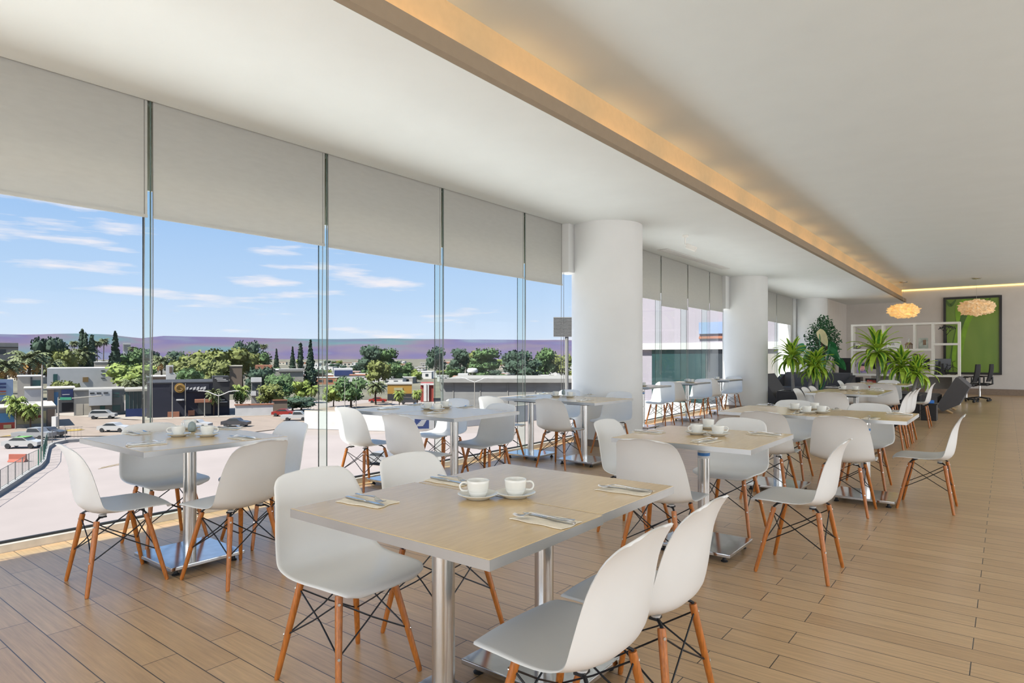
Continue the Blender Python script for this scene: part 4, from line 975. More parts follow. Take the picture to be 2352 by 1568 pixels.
def hill_mat():  # iridescent glass shimmer put into the hill colour as purple and teal patches
    m = bpy.data.materials.new('hill_shimmer_tint'); m.use_nodes = True; n, l = NT(m); b = n['Principled BSDF']; b.inputs['Roughness'].default_value = 1; b.inputs['Specular IOR Level'].default_value = 0
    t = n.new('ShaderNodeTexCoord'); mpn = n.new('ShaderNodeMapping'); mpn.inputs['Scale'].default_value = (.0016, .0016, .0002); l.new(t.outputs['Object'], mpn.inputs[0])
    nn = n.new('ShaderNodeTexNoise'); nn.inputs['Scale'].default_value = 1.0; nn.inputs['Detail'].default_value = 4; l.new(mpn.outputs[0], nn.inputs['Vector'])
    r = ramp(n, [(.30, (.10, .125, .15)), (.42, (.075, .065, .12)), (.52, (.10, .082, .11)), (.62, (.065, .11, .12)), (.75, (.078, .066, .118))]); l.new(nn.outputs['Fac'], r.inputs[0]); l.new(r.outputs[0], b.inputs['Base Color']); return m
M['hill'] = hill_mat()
prof = [(-1400, 770), (-600, 764), (0, 767), (90, 768), (180, 765.5), (250, 768), (330, 777), (365, 771.5), (420, 772), (520, 774), (640, 777), (760, 778.5), (900, 777), (1050, 779), (1310, 781), (1500, 784), (1700, 788), (2300, 792), (3300, 795)]
vs = []; fs = []; us = [(-1400 + i * 25) for i in range(190)]; r_ = random.Random(2)
for u in us:
    v = interp(prof, u) + noise.noise((u * .012, 0, 0)) * 1.2 + noise.noise((u * .06, 4, 0)) * .35
    for d, q in ((2700, -.02), (3100, .55), (3500, 1.0), (4300, .3)):
        # distances kept radial so the ridge curves round the town
        ang = math.atan((u - CX) / F); dd = d * math.cos(ang) if d < 4000 else d * math.cos(ang)
        zr = HC + (HZ - v) * 3500 * math.cos(ang) / F
        p = at_depth(u, dd, 0); vs.append((p.x, p.y, GZ + (zr - GZ) * q))
for i in range(len(us) - 1):
    for k in range(3): a = i * 4 + k; fs.append((a, a + 4, a + 5, a + 1))
struct(MB().add(vs, fs).build('hills', M['hill'], smooth=True))

# ------------------------------------------------------------------ buildings
def cm(key, col, **k):
    if key not in M: M[key] = om(key, col, k.pop('rough', .85), var=k.pop('var', .07), scale=k.pop('scale', .6), **k)
    return M[key]
cm('b_white', (.95, .93, .90)); cm('b_cream', (.84, .76, .62)); cm('b_grey', (.40, .39, .36)); cm('b_brown', (.26, .19, .14)); cm('b_navy', (.022, .025, .05)); cm('b_teal', (.03, .09, .09), rough=.3)
cm('b_stone', (.50, .47, .41)); cm('b_red', (.45, .07, .05)); cm('b_terra', (.55, .23, .13)); cm('b_orange', (.58, .33, .05)); cm('b_gold', (.45, .27, .09)); cm('b_dark', (.035, .035, .04)); cm('b_glass', (.05, .17, .16), rough=.2)
cm('b_sign_blue', (.36, .50, .74)); cm('b_blue', (.03, .06, .22)); cm('b_sky', (.10, .32, .60)); cm('b_yellow', (.60, .55, .30)); cm('b_green', (.02, .30, .17)); cm('b_lilac', (.56, .52, .58), var=.12, scale=.12); cm('b_panel', (.36, .36, .345), var=.12, scale=.25, stretch=(1, 1, 6)); cm('b_win', (.06, .075, .085), rough=.25)
class Bld:
    """A building whose front stands across the view at the distance of a ground point; parts are placed on that front."""
    def __init__(s, name, label, u0, u1, vb, vt, dep, mat, cat='building', group=None, roof=None):
        s.d = F * (HC - GZ) / (vb - HZ); s.vb = vb
        s.u0 = u0; s.H = max(z_of(vt, s.d) - GZ, .3); s.dep = dep; s.k = s.d / F
        uc = (max(u0, -120) + u1) / 2; s.th = math.atan((uc - CX) / F); s.D = s.d / math.cos(s.th); c = at_depth(uc, s.d, GZ); rz = YAW - s.th
        s.q = lambda u: s.D * math.tan(math.atan((u - CX) / F) - s.th); s.W = s.q(u1) - s.q(u0)
        a = c + Vector((math.cos(rz), math.sin(rz), 0)) * s.q(u0)
        s.t = thing(name, label, cat, (a.x, a.y, GZ), rz, group)
        MB().box((s.W / 2, dep / 2, s.H / 2), (s.W, dep, s.H)).build('walls', M[mat], s.t)
        if roof: MB().box((s.W / 2, dep / 2, s.H + .12), (s.W + .3, dep + .3, .24)).build('roof', M[roof], s.t)
    def X(s, u): return s.q(u) - s.q(s.u0)
    def Z(s, v): return (s.vb - v) * s.k
    def add(s, name, u0, u1, v0, v1, mat, out=.12, back=0.0):
        o = MB().span((s.X(u0), -out, s.Z(v1)), (s.X(u1), back - .002, s.Z(v0))).build(name, M[mat], s.t); return o
    def tower(s, name, u0, u1, vt, mat, dep=None, off=0.0):
        dep = dep or s.dep * .6; MB().span((s.X(u0), off, s.H - .01), (s.X(u1), off + dep, s.Z(vt))).build(name, M[mat], s.t); return s

b = Bld('house', 'grey and white modern house with teal windows, left of the first glass fin', 170, 286, 953, 896, 10, 'b_grey', roof='b_stone')
b.add('white_bay', 204, 257, 895, 930, 'b_white', 1.2)
for u in (207, 222, 238): b.add('bay_window', u, u + 10, 900, 903.5, 'b_win', 1.26)
for v in (902, 909): b.add('teal_window', 259, 274, v, v + 4.5, 'b_glass')
for u0, u1 in ((230, 241), (258, 276)): b.add('teal_window', u0, u1, 932, 945, 'b_glass')
b.add('garage_door', 175, 191, 926, 951, 'b_cream'); b.add('garage_door', 192.5, 210, 926, 952, 'b_cream')
b = Bld('office_block', 'dark teal glass-fronted block just left of the first glass fin', 288, 338, 957, 897, 12, 'b_teal', roof='b_stone')
for u in (297, 306, 315, 324): b.add('mullion', u, u + .6, 899, 940, 'b_grey')
b.add('ground_floor', 289, 337, 938, 956, 'b_blue'); b.add('canopy', 288, 338, 893, 898, 'b_cream', .6)
b = Bld('shop', 'brown and grey shop with a navy blue wall sign beside the grey house', 108, 171, 947, 893, 10, 'b_grey', roof='b_cream')
b.add('brown_pier', 110, 124, 893, 935, 'b_brown', .5); b.add('sign_panel', 141, 168, 895, 912, 'b_blue', .3); b.add('sign_stripe', 143, 160, 905, 907, 'b_white', .34); b.add('lower_sign', 143, 169, 913, 919, 'b_blue', .3); b.add('shopfront', 142, 168, 925, 945, 'b_dark', .1); b.add('pale_window', 124, 134, 900, 930, 'b_sky', .1)
b = Bld('warehouse', 'long blank white building below the palms at left', 108, 268, 906, 845, 22, 'b_white')
b.add('window', 122, 132, 858, 876, 'b_glass', .1); b.add('brown_door', 190, 203, 866, 877, 'b_gold', .2)
for v in (851, 859, 868): b.add('vent', 232, 241, v, v + 1.6, 'b_dark', .1)
b.add('low_wing', 268, 300, 861, 900, 'b_white', 6)
b = Bld('navy_store', 'navy blue store front with a round orange sign, right of first glass fin', 338, 527, 957, 880, 18, 'b_navy', roof='b_dark')
b.add('round_backing', 390, 480, 882, 900, 'b_navy', .3)
o = MB(); c_ = (b.X(413), -.55, b.Z(890)); R0 = 11 * b.k
o.lathe([(0, 0), (R0, 0), (R0, .25), (0, .25)], 40)
o.v = [(x + c_[0], z_ + c_[1], y + c_[2]) for x, y, z_ in o.v]; so_ = o.build('round_sign', M['b_orange'], b.t)
o = MB(); pts = [(R0 * .62 * math.cos(a), -.68, R0 * .62 * math.sin(a)) for a in [R(40) + k * R(290) / 20 for k in range(21)]] + [(R0 * .05, -.68, -R0 * .02)]
o.tube([(c_[0] + x, y, c_[2] + z) for x, y, z in pts], R0 * .11, 8).build('emblem', M['b_gold'], so_)
o = MB()
for i, (u, h) in enumerate(((428, 8), (437, 6), (445, 8), (453, 9), (461, 7), (468, 9))): o.add(*(lambda q: ([(b.X(u + x), y, b.Z(892 - z)) for x, y, z in q[0]], q[1]))(([(-2, -.40, -h / 2), (4, -.40, -h / 2 + 2), (5, -.40, h / 2), (-1, -.40, h / 2 - 2), (-2, -.32, -h / 2), (4, -.32, -h / 2 + 2), (5, -.32, h / 2), (-1, -.32, h / 2 - 2)], [(0, 1, 2, 3), (4, 7, 6, 5), (0, 4, 5, 1), (1, 5, 6, 2), (2, 6, 7, 3), (3, 7, 4, 0)])))
o.build('white_lettering', M['b_white'], b.t)
b.tower('upper_block', 489, 526, 865, 'b_dark', 6)
o = MB()
for z_, x0_, x1_ in ((868, 493, 512), (871.5, 497, 519), (875, 499, 523), (919, 492, 516), (924, 495, 522)): o.span((b.X(x0_), -.5, b.Z(z_ + 1.6)), (b.X(x1_), -.3, b.Z(z_)))
o.build('white_script', M['b_white'], b.t); b.add('blank_panel', 489, 526, 866, 935, 'b_dark', .25)
b.add('pink_awning', 447, 486, 917, 924, 'b_terra', 1.6); b.add('white_awning', 405, 423, 916, 918.5, 'b_white', 1.0); b.add('brown_panel', 385, 412, 944, 956, 'b_terra', .3); b.add('brown_panel', 432, 447, 942, 954, 'b_terra', .3); b.add('shop_window', 455, 485, 926, 952, 'b_win', .15)
b = Bld('brick_tower', 'square brown brick tower block behind the navy store', 527, 556, 905, 841, 9, 'b_brown', roof='b_cream')
Bld('yard_wall', 'long low white yard wall right of the navy store', 540, 627, 955, 930, .6, 'b_white', 'wall', roof='b_terra')
b = Bld('yard_wall', 'dark brown slatted yard fence beside the low white wall', 626, 660, 950, 919, .5, 'b_brown', 'fence'); b.add('capping', 626, 660, 917, 919.5, 'b_terra', .2)
b = Bld('house', 'white stepped house with a square chimney tower behind the navy store', 381, 423, 915, 858, 12, 'b_white'); b.tower('chimney_tower', 381, 398, 839, 'b_white', 5); b.add('grey_window', 389, 396, 842, 856, 'b_brown', .1); b.add('dark_window', 403, 415, 866, 880, 'b_win', .1)  # two window panels, the lower one darker
Bld('house', 'low brick-red house half hidden left of the stepped white house', 348, 388, 913, 865, 10, 'b_brown', roof='b_white')
b = Bld('house', 'narrow ochre house tower standing above the navy store', 481, 500, 900, 853, 8, 'b_gold'); b.add('window', 489, 498, 857, 863, 'b_win', .1)
b = Bld('house', 'pale grey house with a white top floor, behind the low white wall', 577, 601, 926, 868, 10, 'b_grey'); b.add('white_top', 576, 601, 867, 877, 'b_white', .5); b.add('window', 579, 597, 880, 896, 'b_win', .1); b.add('white_box', 576, 588, 898, 908, 'b_white', .6)
b = Bld('house', 'wide pale house with an orange tiled roof left of the tall cypress', 607, 697, 892, 850, 20, 'b_stone', roof='b_white'); b.add('orange_roof', 586, 625, 838, 848, 'b_terra', .5, 8); b.add('grey_band', 640, 698, 847, 853, 'b_grey', .6)
b = Bld('billboard', 'pale blue billboard with red and blue stripes at the left edge', -40, 30, 975, 872, .8, 'b_grey', 'billboard')
b.add('board', -60, 30, 871, 920, 'b_sign_blue', .6)
for v, m_ in ((879, 'b_blue'), (887, 'b_blue'), (897, 'b_red'), (903, 'b_gold'), (908, 'b_sky')): b.add('stripe', -50, 14, v, v + (4.5 if m_ == 'b_blue' else 3), m_, .68)
b = Bld('corner_store', 'corner store with red and blue posters at the far left', -60, 126, 985, 938, 14, 'b_stone', roof='b_cream')
b.add('blue_poster', -60, 35, 948, 971, 'b_sky', .2); b.add('red_poster', -60, 34, 969, 986, 'b_red', .3); b.add('yellow_patch', 8, 26, 974, 982, 'b_yellow', .36); b.add('yellow_wall', 38, 106, 946, 978, 'b_yellow', .15); b.add('red_script', 55, 96, 956, 961, 'b_red', .22); b.add('brown_pier', 109, 126, 942, 983, 'b_brown', .3); b.add('grey_lower', 38, 106, 975, 984, 'b_grey', .2)
b = Bld('house', 'cream house with a teal window above the corner store', 40, 95, 920, 865, 12, 'b_cream', roof='b_white'); b.add('teal_window', 74, 93, 873, 887, 'b_glass', .1); b.add('dark_pier', 70, 74, 866, 888, 'b_win', .2)
b = Bld('house', 'pale roofs behind the corner store, left of the brown pier', 56, 98, 940, 893, 10, 'b_white', roof='b_cream')
b = Bld('office_block', 'grey and white flat-topped block on the skyline at the left edge', -30, 42, 870, 787, 20, 'b_stone'); b.add('dark_band', -30, 42, 796.5, 798, 'b_dark', .6); b.add('glass_band', -30, 14, 802, 813, 'b_win', .1)
b = Bld('tower_block', 'pale slender tower block on the skyline beside the tall cypress', 282, 300, 840, 787, 40, 'b_white'); [b.add('floor_line', 283, 299, v, v + .8, 'b_grey', .8) for v in (791, 794, 797, 800, 803)]
b = Bld('house', 'long cream roof with parked-looking sheds right of the tall conifer', 216, 256, 880, 832, 14, 'b_cream', roof='b_white')
b = Bld('store', 'ochre yellow store behind the single date palm', 890, 946, 920, 883, 14, 'b_orange', roof='b_stone'); b.add('dark_base', 890, 946, 904, 919, 'b_dark', .2); b.add('sign', 905, 925, 890, 896, 'b_yellow', .2)
b = Bld('store', 'red and white store between the ochre one and the grey warehouse', 966, 996, 922, 881, 12, 'b_red'); b.add('white_fascia', 966, 996, 880, 884, 'b_white', .4); b.add('white_pier', 973, 980, 881, 921, 'b_white', .5); b.add('white_pier', 982, 985, 881, 921, 'b_white', .5)
b = Bld('warehouse', 'long grey panelled warehouse with a flat roof before the big column', 1012, 1420, 936, 876, 40, 'b_panel', roof='b_stone')
b.add('eaves', 1012, 1420, 869, 878, 'b_grey', 1.2)
for u in (1040, 1102, 1165, 1228, 1290): b.add('panel_joint', u, u + 2, 879, 934, 'b_grey', .15)
b = Bld('house', 'terracotta-roofed houses row beyond the grey warehouse', 1040, 1150, 890, 866, 14, 'b_terra', roof='b_terra'); b.add('white_part', 1052, 1075, 858, 872, 'b_white', 1.0, 6)
t_ = at_depth(1085, 240, z_of(850, 240)); tk = thing('water_tank', 'bulging white water tank on the terracotta roofs beyond the warehouse', 'tank', (t_.x, t_.y, GZ), 0)
MB().lathe([(.2, 0), (.3, z_of(856, 240) - GZ), (1.9, z_of(855, 240) - GZ), (2.1, z_of(850, 240) - GZ), (1.6, z_of(845.5, 240) - GZ), (0, z_of(844.5, 240) - GZ)], 24).build('tank', M['b_white'], tk, smooth=60)
b = Bld('house', 'white house with red tiled roof left of the single date palm', 803, 862, 885, 862, 12, 'b_white', roof='b_terra')
b = Bld('house', 'dark-windowed white house left of the red-tiled one', 766, 810, 880, 846, 14, 'b_white'); b.add('dark_glass', 768, 810, 850, 862, 'b_blue', .2)
b = Bld('screen_tower', 'grey louvred screen high on a post beside the big column', 1268, 1318, 930, 728, .8, 'b_panel', 'billboard') if False else None
dS = 120.0; pS = at_depth(1272, dS, GZ); t = thing('louvred_screen', 'grey louvred screen high on a mast beside the big round column', 'billboard', (pS.x, pS.y, GZ), YAW); kS = dS / F
zt_, zb_ = z_of(728, dS) - GZ, z_of(773, dS) - GZ
MB().span((0, 0, zb_), (60 * kS, .6, zt_)).build('panel', M['b_panel'], t)
m_ = MB()
for k in range(14): z_ = zb_ + (zt_ - zb_) * (k + .5) / 14; m_.span((-.1, -.2, z_ - .08), (60 * kS, -.002, z_ + .05))
m_.build('louvres', M['b_grey'], t); MB().tube([(30 * kS, .3, 0), (30 * kS, .3, zb_)], .35, 12).build('mast', M['b_grey'], t)
# wing of buildings seen along the glass, right of the big column
def block(x0, x1, y0, y1, zt, lab, mat, name='office_block', roof=None):
    t = thing(name, lab, 'building', ((x0 + x1) / 2, (y0 + y1) / 2, GZ), 0); H_ = zt - GZ
    MB().box((0, 0, H_ / 2), (x1 - x0, y1 - y0, H_)).build('walls', M[mat], t)
    return t, lambda nm, xa, xb, za, zb, m, o=.15: MB().span((xa - (x0 + x1) / 2, -(y1 - y0) / 2 - o, za - GZ), (xb - (x0 + x1) / 2, -(y1 - y0) / 2 - .002, zb - GZ)).build(nm, M[m], t)
t, a_ = block(-36, -13.5, 64, 80, 12.5, 'tall pastel block seen through the glass between the two big columns', 'b_lilac')
a_('dark_glass', -30.5, -24.5, -3.6, 2.0, 'b_teal'); a_('white_band', -36, -13.5, 2.0, 2.7, 'b_white', .5); a_('lower_glass', -24.4, -20.5, -3.6, 2.0, 'b_win'); a_('stone_base', -20.5, -13.5, -3.6, 2.0, 'b_stone'); a_('white_base', -36, -13.5, -10.6, -3.6, 'b_white', .3); a_('blue_stripe', -25.2, -21.5, 3.6, 4.8, 'b_sign_blue', .2); a_('orange_stripe', -25.2, -21.5, 3.1, 3.35, 'b_terra', .2)
# ramp wall of the parking deck, with its printed banner
def wallrun(pts, h, th, mat, name, label, cat):
    t = thing(name, label, cat, (pts[0].x, pts[0].y, GZ), 0); o = pts[0]
    for i, (p, q) in enumerate(zip(pts, pts[1:])):
        d = (q - p); n_ = Vector((-d.y, d.x, 0)).normalized() * th
        P4 = [p - o, q - o, q - o + n_, p - o + n_]; vs = [(v.x, v.y, .0) for v in P4] + [(v.x, v.y, h) for v in P4]
        MB().add(vs, [(0, 3, 2, 1), (4, 5, 6, 7)] + [(k, (k + 1) % 4, (k + 1) % 4 + 4, k + 4) for k in range(4)]).build('panel', M[mat], t)
        vs = [(v.x, v.y, h + .002) for v in P4] + [(v.x, v.y, h + .12) for v in P4]
        MB().add(vs, [(0, 3, 2, 1), (4, 5, 6, 7)] + [(k, (k + 1) % 4, (k + 1) % 4 + 4, k + 4) for k in range(4)]).build('coping', M['b_cream'], t)
    return t
wr = [G(699, 984), G(890, 990), G(1000, 985), G(1180, 970), G(1320, 955), G(1500, 945)]
wallrun(wr, 2.9, .4, 'b_white', 'ramp_wall', 'long white parking ramp wall below the second glass fin', 'wall')
p_ = G(952, 989.5); q_ = G(985, 988.5); d_ = (q_ - p_); t = thing('wall_banner', 'blue printed banner fixed on the white ramp wall', 'banner', (p_.x, p_.y, GZ), math.atan2(d_.y, d_.x))
MB().span((0, -.28, .35), (d_.length, -.2, 2.2)).build('panel', M['b_blue'], t)
m_ = MB()
for k in range(5): m_.span((.2 + k * .2, -.31, .8 + k * .2), (d_.length * .6 + k * .12, -.285, .92 + k * .2))
m_.build('print', M['b_white'], t)

# ------------------------------------------------------------------ trees outside
M['t_olive'] = om('olive_leaf', (.235, .27, .05), .8, var=.5, scale=.8); M['t_green'] = om('mid_leaf', (.11, .21, .055), .8, var=.5, scale=.8); M['t_dark'] = om('dark_leaf', (.05, .105, .055), .85, var=.5, scale=.8)
M['t_lime'] = om('lime_leaf', (.32, .42, .07), .8, var=.4, scale=.8); M['t_palm'] = om('palm_leaf', (.21, .25, .09), .7, var=.45, scale=1.2); M['t_rust'] = om('rust_leaf', (.62, .33, .07), .8, var=.4, scale=1); M['t_trunk'] = om('tree_trunk', (.16, .11, .075), .9, var=.3, scale=2)
def leafy(name, seed, n, shape, size, mat, trunk_h, trunk_r):
    """unit tree: height 1; crown as many small leaf clumps round solid lobes"""
    r_ = random.Random(seed); t = thing(name, 'x', 'tree', (0, 0, 0)); f = MB()
    lobes = []
    if shape == 'cone': lobes = [(Vector((0, 0, .12 + .8 * k / 8)), .17 * (1 - k / 8.6) + .012, .12) for k in range(9)]
    elif shape == 'slim': lobes = [(Vector((0, 0, .1 + .84 * k / 8)), .085 * math.sin(PI * (k + 1.6) / 11) + .012, .12) for k in range(9)]
    else:
        for k in range(9):
            a = k * 2.4; q = .26 if k else 0; lobes.append((Vector((q * math.cos(a), q * math.sin(a), .60 + .22 * math.sin(k * 1.7))), .24, .2))
    for c, rr, h in lobes:
        bm = bmesh.new(); bmesh.ops.create_icosphere(bm, subdivisions=2, radius=1)
        for v in bm.verts: dd = v.co.normalized(); k = .82 + .3 * noise.noise(dd * 2.5 + c * 7); v.co = c + Vector((dd.x * rr * k, dd.y * rr * k, dd.z * (h if shape != 'round' else rr * .8) * k))
        f.bm(bm)
    for k in range(n):
        c, rr, h = lobes[r_.randrange(len(lobes))]; dd = Vector((r_.gauss(0, 1), r_.gauss(0, 1), r_.gauss(0, 1))).normalized()
        p = c + Vector((dd.x * rr, dd.y * rr, dd.z * (h if shape != 'round' else rr * .85))) * r_.uniform(.75, 1.12)
        a = (dd + Vector((r_.gauss(0, .7), r_.gauss(0, .7), r_.gauss(0, .7)))).normalized() * size; bb = a.orthogonal().normalized() * size * .55
        f.add([p - bb, p + a * .5, p + bb, p - a * .5], [(0, 1, 2, 3)])
    f.build('crown', M[mat], t, fix=False); MB().tube([(0, 0, 0), (.01, 0, trunk_h)], trunk_r, 8, r1=trunk_r * .6).build('trunk', M['t_trunk'], t); return t
def palm(name, seed, nf, droop, mats, skirt, flen=.42, th=.62, tr=.03):
    r_ = random.Random(seed); t = thing(name, 'x', 'palm', (0, 0, 0)); f = MB(); g_ = MB()
    for k in range(nf):
        a = k * 2.39996; q = k / nf; up = 1.25 - 1.75 * q + r_.uniform(-.1, .1); L = flen * r_.uniform(.85, 1.12); dr = Vector((math.cos(a), math.sin(a), 0)); sd = Vector((-math.sin(a), math.cos(a), 0)); p = Vector((0, 0, th)); rows = []
        for i in range(8):
            s = i / 7; ang = up - droop * s ** 1.5
            if i: p = p + (dr * math.cos(ang) + Vector((0, 0, math.sin(ang)))) * L / 7
            wd = .075 * math.sin(PI * min(.97, .08 + .92 * s)) ** .8 * (flen / .42); rows.append((p - sd * wd - Vector((0, 0, wd * .7)), p.copy(), p + sd * wd - Vector((0, 0, wd * .7))))
        m_ = g_ if (skirt and q > .78) else f
        for i in range(7):
            for j in range(2):
                A, B = rows[i], rows[i + 1]      # split leaflets: leave saw-tooth gaps
                m_.add([A[j], A[j + 1], B[j + 1], B[j]] if i < 1 else [A[1], A[2 * j] * .5 + B[2 * j] * .5, B[2 * j], B[1]], [(0, 1, 2, 3)])
    f.build('fronds', M[mats[0]], t, fix=False)
    if g_.v: g_.build('old_fronds', M[mats[1]], t, fix=False)
    MB().tube([(0, 0, 0), (.012, 0, th * .5), (0, 0, th + .01)], tr, 9, r1=tr * .75).build('trunk', M['t_trunk'], t); return t
PROTO = {}
def proto(kind):
    if kind not in PROTO:
        o = {'olive': lambda: leafy('broad_tree', 1, 700, 'round', .075, 't_olive', .5, .035), 'green': lambda: leafy('broad_tree', 2, 700, 'round', .07, 't_green', .5, .035), 'dark': lambda: leafy('broad_tree', 3, 600, 'round', .07, 't_dark', .5, .035),
             'lime': lambda: leafy('broad_tree', 4, 600, 'round', .07, 't_lime', .5, .03), 'conifer': lambda: leafy('conifer', 5, 800, 'cone', .05, 't_dark', .3, .02), 'cypress': lambda: leafy('cypress', 6, 600, 'slim', .045, 't_dark', .3, .015),
             'palm': lambda: palm('date_palm', 7, 40, 1.5, ('t_palm', 't_rust'), True, .40, .66), 'palmg': lambda: palm('date_palm', 8, 40, 1.5, ('t_palm', 't_olive'), True, .40, .66), 'fan': lambda: palm('fan_palm', 9, 60, 1.3, ('t_palm', 't_trunk'), True, .15, .86, .012), 'limepalm': lambda: palm('young_palm', 10, 34, 1.8, ('t_lime', 't_olive'), True, .45, .55, .03)}[kind]()
        PROTO[kind] = [o, tree_of(o), False]
    return PROTO[kind]
def tree(kind, u, vt, vb, lab, wide=1.0, group=None):
    pr_ = proto(kind); d = F * (HC - GZ) / (vb - HZ); b_ = at_depth(u, d, GZ); h = z_of(vt, d) - GZ
    if not pr_[2]: o = pr_[0]; pr_[2] = True; o.location = b_; o['label'] = lab
    else: o = dup(pr_[0], b_, 0, lab, tree=pr_[1])
    o.scale = (h * wide, h * wide, h); o.rotation_euler = (0, 0, (u * 1.7) % 6.28); o['group'] = group or 'trees in the town'
    return o
for a in [
 ('palm', 69, 786, 896, 'big date palm with orange skirt at left, before the hill', 1.15), ('palm', 14, 806, 905, 'drooping tawny date palm at the left edge above the billboard', 1.15), ('palmg', 192, 784, 868, 'broad dark-skirted palm left of the tall conifer', 1.1), ('palmg', 118, 812, 890, 'pale feathery palm right of the big orange-skirted one', 1.0),
 ('dark', 106, 774, 880, 'tall dark tree just right of the big orange-skirted palm', .55), ('dark', 128, 776, 878, 'second tall dark tree, narrower, left of the fan palm', .5), ('olive', 150, 802, 880, 'olive-green tree left of the dark-skirted palm', .7),
 ('fan', 170, 777, 860, 'slim fan palm silhouetted on the skyline left of the thin cypresses', 1), ('fan', 239, 771, 860, 'tallest slim fan palm, between cypresses and the big conifer', 1), ('fan', 222, 776, 866, 'slim fan palm leaning against the thin cypresses', 1.2),
 ('cypress', 188, 761, 868, 'thin dark cypress, left one of a pair on the skyline', .8), ('cypress', 197, 768, 868, 'thin dark cypress, right one of a pair on the skyline', .8), ('cypress', 211, 774, 868, 'short dark cypress beside the leaning fan palm', .9), ('conifer', 265, 765, 880, 'largest dark conifer, left of the first glass fin', .95),
 ('fan', 305, 792, 850, 'small fan palm just left of the first glass fin', 1.5), ('green', 298, 812, 872, 'round green tree below the small fan palm', 1.0), ('green', 318, 800, 866, 'green tree directly behind the first glass fin', .8), ('lime', 300, 834, 905, 'wide lime green tree beside the blank white building', 1.5), ('palmg', 300, 862, 912, 'low palm at the end of the blank white building', 1.3), ('olive', 150, 874, 922, 'low round shrub before the blank white building', 1.2),
 ('limepalm', 36, 880, 985, 'bright green palm before the pale blue billboard', .65), ('limepalm', 70, 905, 985, 'yellow-green palm before the yellow poster wall', .75),
 ('palmg', 372, 879, 955, 'feathery palm before the left end of the navy store', 1.0), ('palmg', 491, 880, 955, 'feathery palm before the right half of the navy store', .85), ('limepalm', 553, 861, 945, 'bright green palm in front of the brick tower', .75), ('palm', 372, 803, 880, 'orange-tinged palm just right of the bead chains', .9),
 ('dark', 342, 802, 862, 'dark tree between the glass fin and the orange-tinged palm', .8), ('dark', 408, 806, 866, 'dark tree above the stepped white house', .9),
 ('olive', 440, 816, 900, 'broad olive tree above the round orange sign', 1.1), ('green', 438, 846, 915, 'green tree just behind the round orange sign', .95), ('olive', 478, 806, 892, 'big olive tree in the middle of the grove', 1.1), ('olive', 520, 800, 890, 'big olive tree left of the brick tower', 1.05), ('olive', 492, 826, 905, 'olive tree right behind the ochre house tower', 1.0), ('olive', 556, 800, 888, 'spreading olive tree behind the brick tower', 1.0), ('dark', 566, 782, 866, 'dark pine-like tree standing highest in the grove', .75), ('green', 590, 808, 880, 'green tree right of the highest pine-like tree', .9),
 ('fan', 605, 786, 850, 'tiny fan palm on the skyline right of the grove', 1.4), ('conifer', 635, 803, 866, 'dark conifer right of the tiny fan palm', .8), ('conifer', 672, 798, 862, 'dark conifer left of the twin cypresses', .8), ('cypress', 690, 790, 862, 'slender dark cypress left of the tall cypress', 1.0), ('conifer', 713, 784, 888, 'tall dark cypress-shaped tree left of the second glass fin', .8),
 ('dark', 598, 842, 920, 'dark bushy tree above the pale grey house', .9), ('green', 644, 858, 932, 'green tree above the brown slatted fence', .9), ('olive', 622, 882, 938, 'rust-green round shrub behind the low white wall', 1.1), ('lime', 690, 872, 925, 'lime green tree before the pale wide house', .9), ('limepalm', 716, 868, 925, 'lime palm below the tall cypress-shaped tree', 1.0),
 ('dark', 692, 912, 945, 'dark green clipped hedge at the right of the slatted fence', 2.2), ('green', 672, 910, 943, 'green hedge end beside the slatted fence', 1.8),
 ('green', 806, 866, 938, 'full round green tree left of the single date palm', 1.1), ('lime', 766, 886, 934, 'low yellow-green tree left of the full round one', 1.1), ('palmg', 863, 864, 930, 'single feathery date palm seen over the second window table', 1.15), ('limepalm', 917, 882, 934, 'small palm in front of the ochre yellow store', .8), ('limepalm', 958, 882, 930, 'small palm right of the ochre yellow store', .8),
 ('dark', 855, 793, 866, 'large dark tree on the skyline above the date palm', 1.0), ('green', 886, 800, 866, 'green tree right of the large dark skyline tree', .9), ('olive', 870, 828, 888, 'olive tree above the red-tiled roof', 1.0), ('fan', 880, 826, 885, 'fan palm amid the white houses right of the date palm', 1.5), ('green', 905, 834, 882, 'green tree right of the fan palm amid white houses', .9), ('green', 930, 838, 878, 'low green tree above the ochre store', 1.0),
 ('dark', 1001, 796, 866, 'dark tree hidden by the third glass fin', .7), ('dark', 1058, 800, 862, 'dark round tree right of the third glass fin', .9), ('olive', 1095, 806, 862, 'olive tree left of the fourth glass fin', .9), ('green', 1115, 800, 864, 'broad bright green tree left of the fourth glass fin', 1.2), ('green', 1100, 832, 880, 'low green tree before the broad bright one', 1.2), ('dark', 1186, 804, 876, 'big dim tree right behind the fourth glass fin', 1.0), ('dark', 1212, 824, 884, 'dim low tree right of the fourth glass fin', 1.1), ('green', 1252, 800, 872, 'tall dim green tree before the big round column', .8), ('olive', 1290, 812, 872, 'dim olive tree touching the big round column', .9)]:
    tree(*a[:5], wide=a[5])

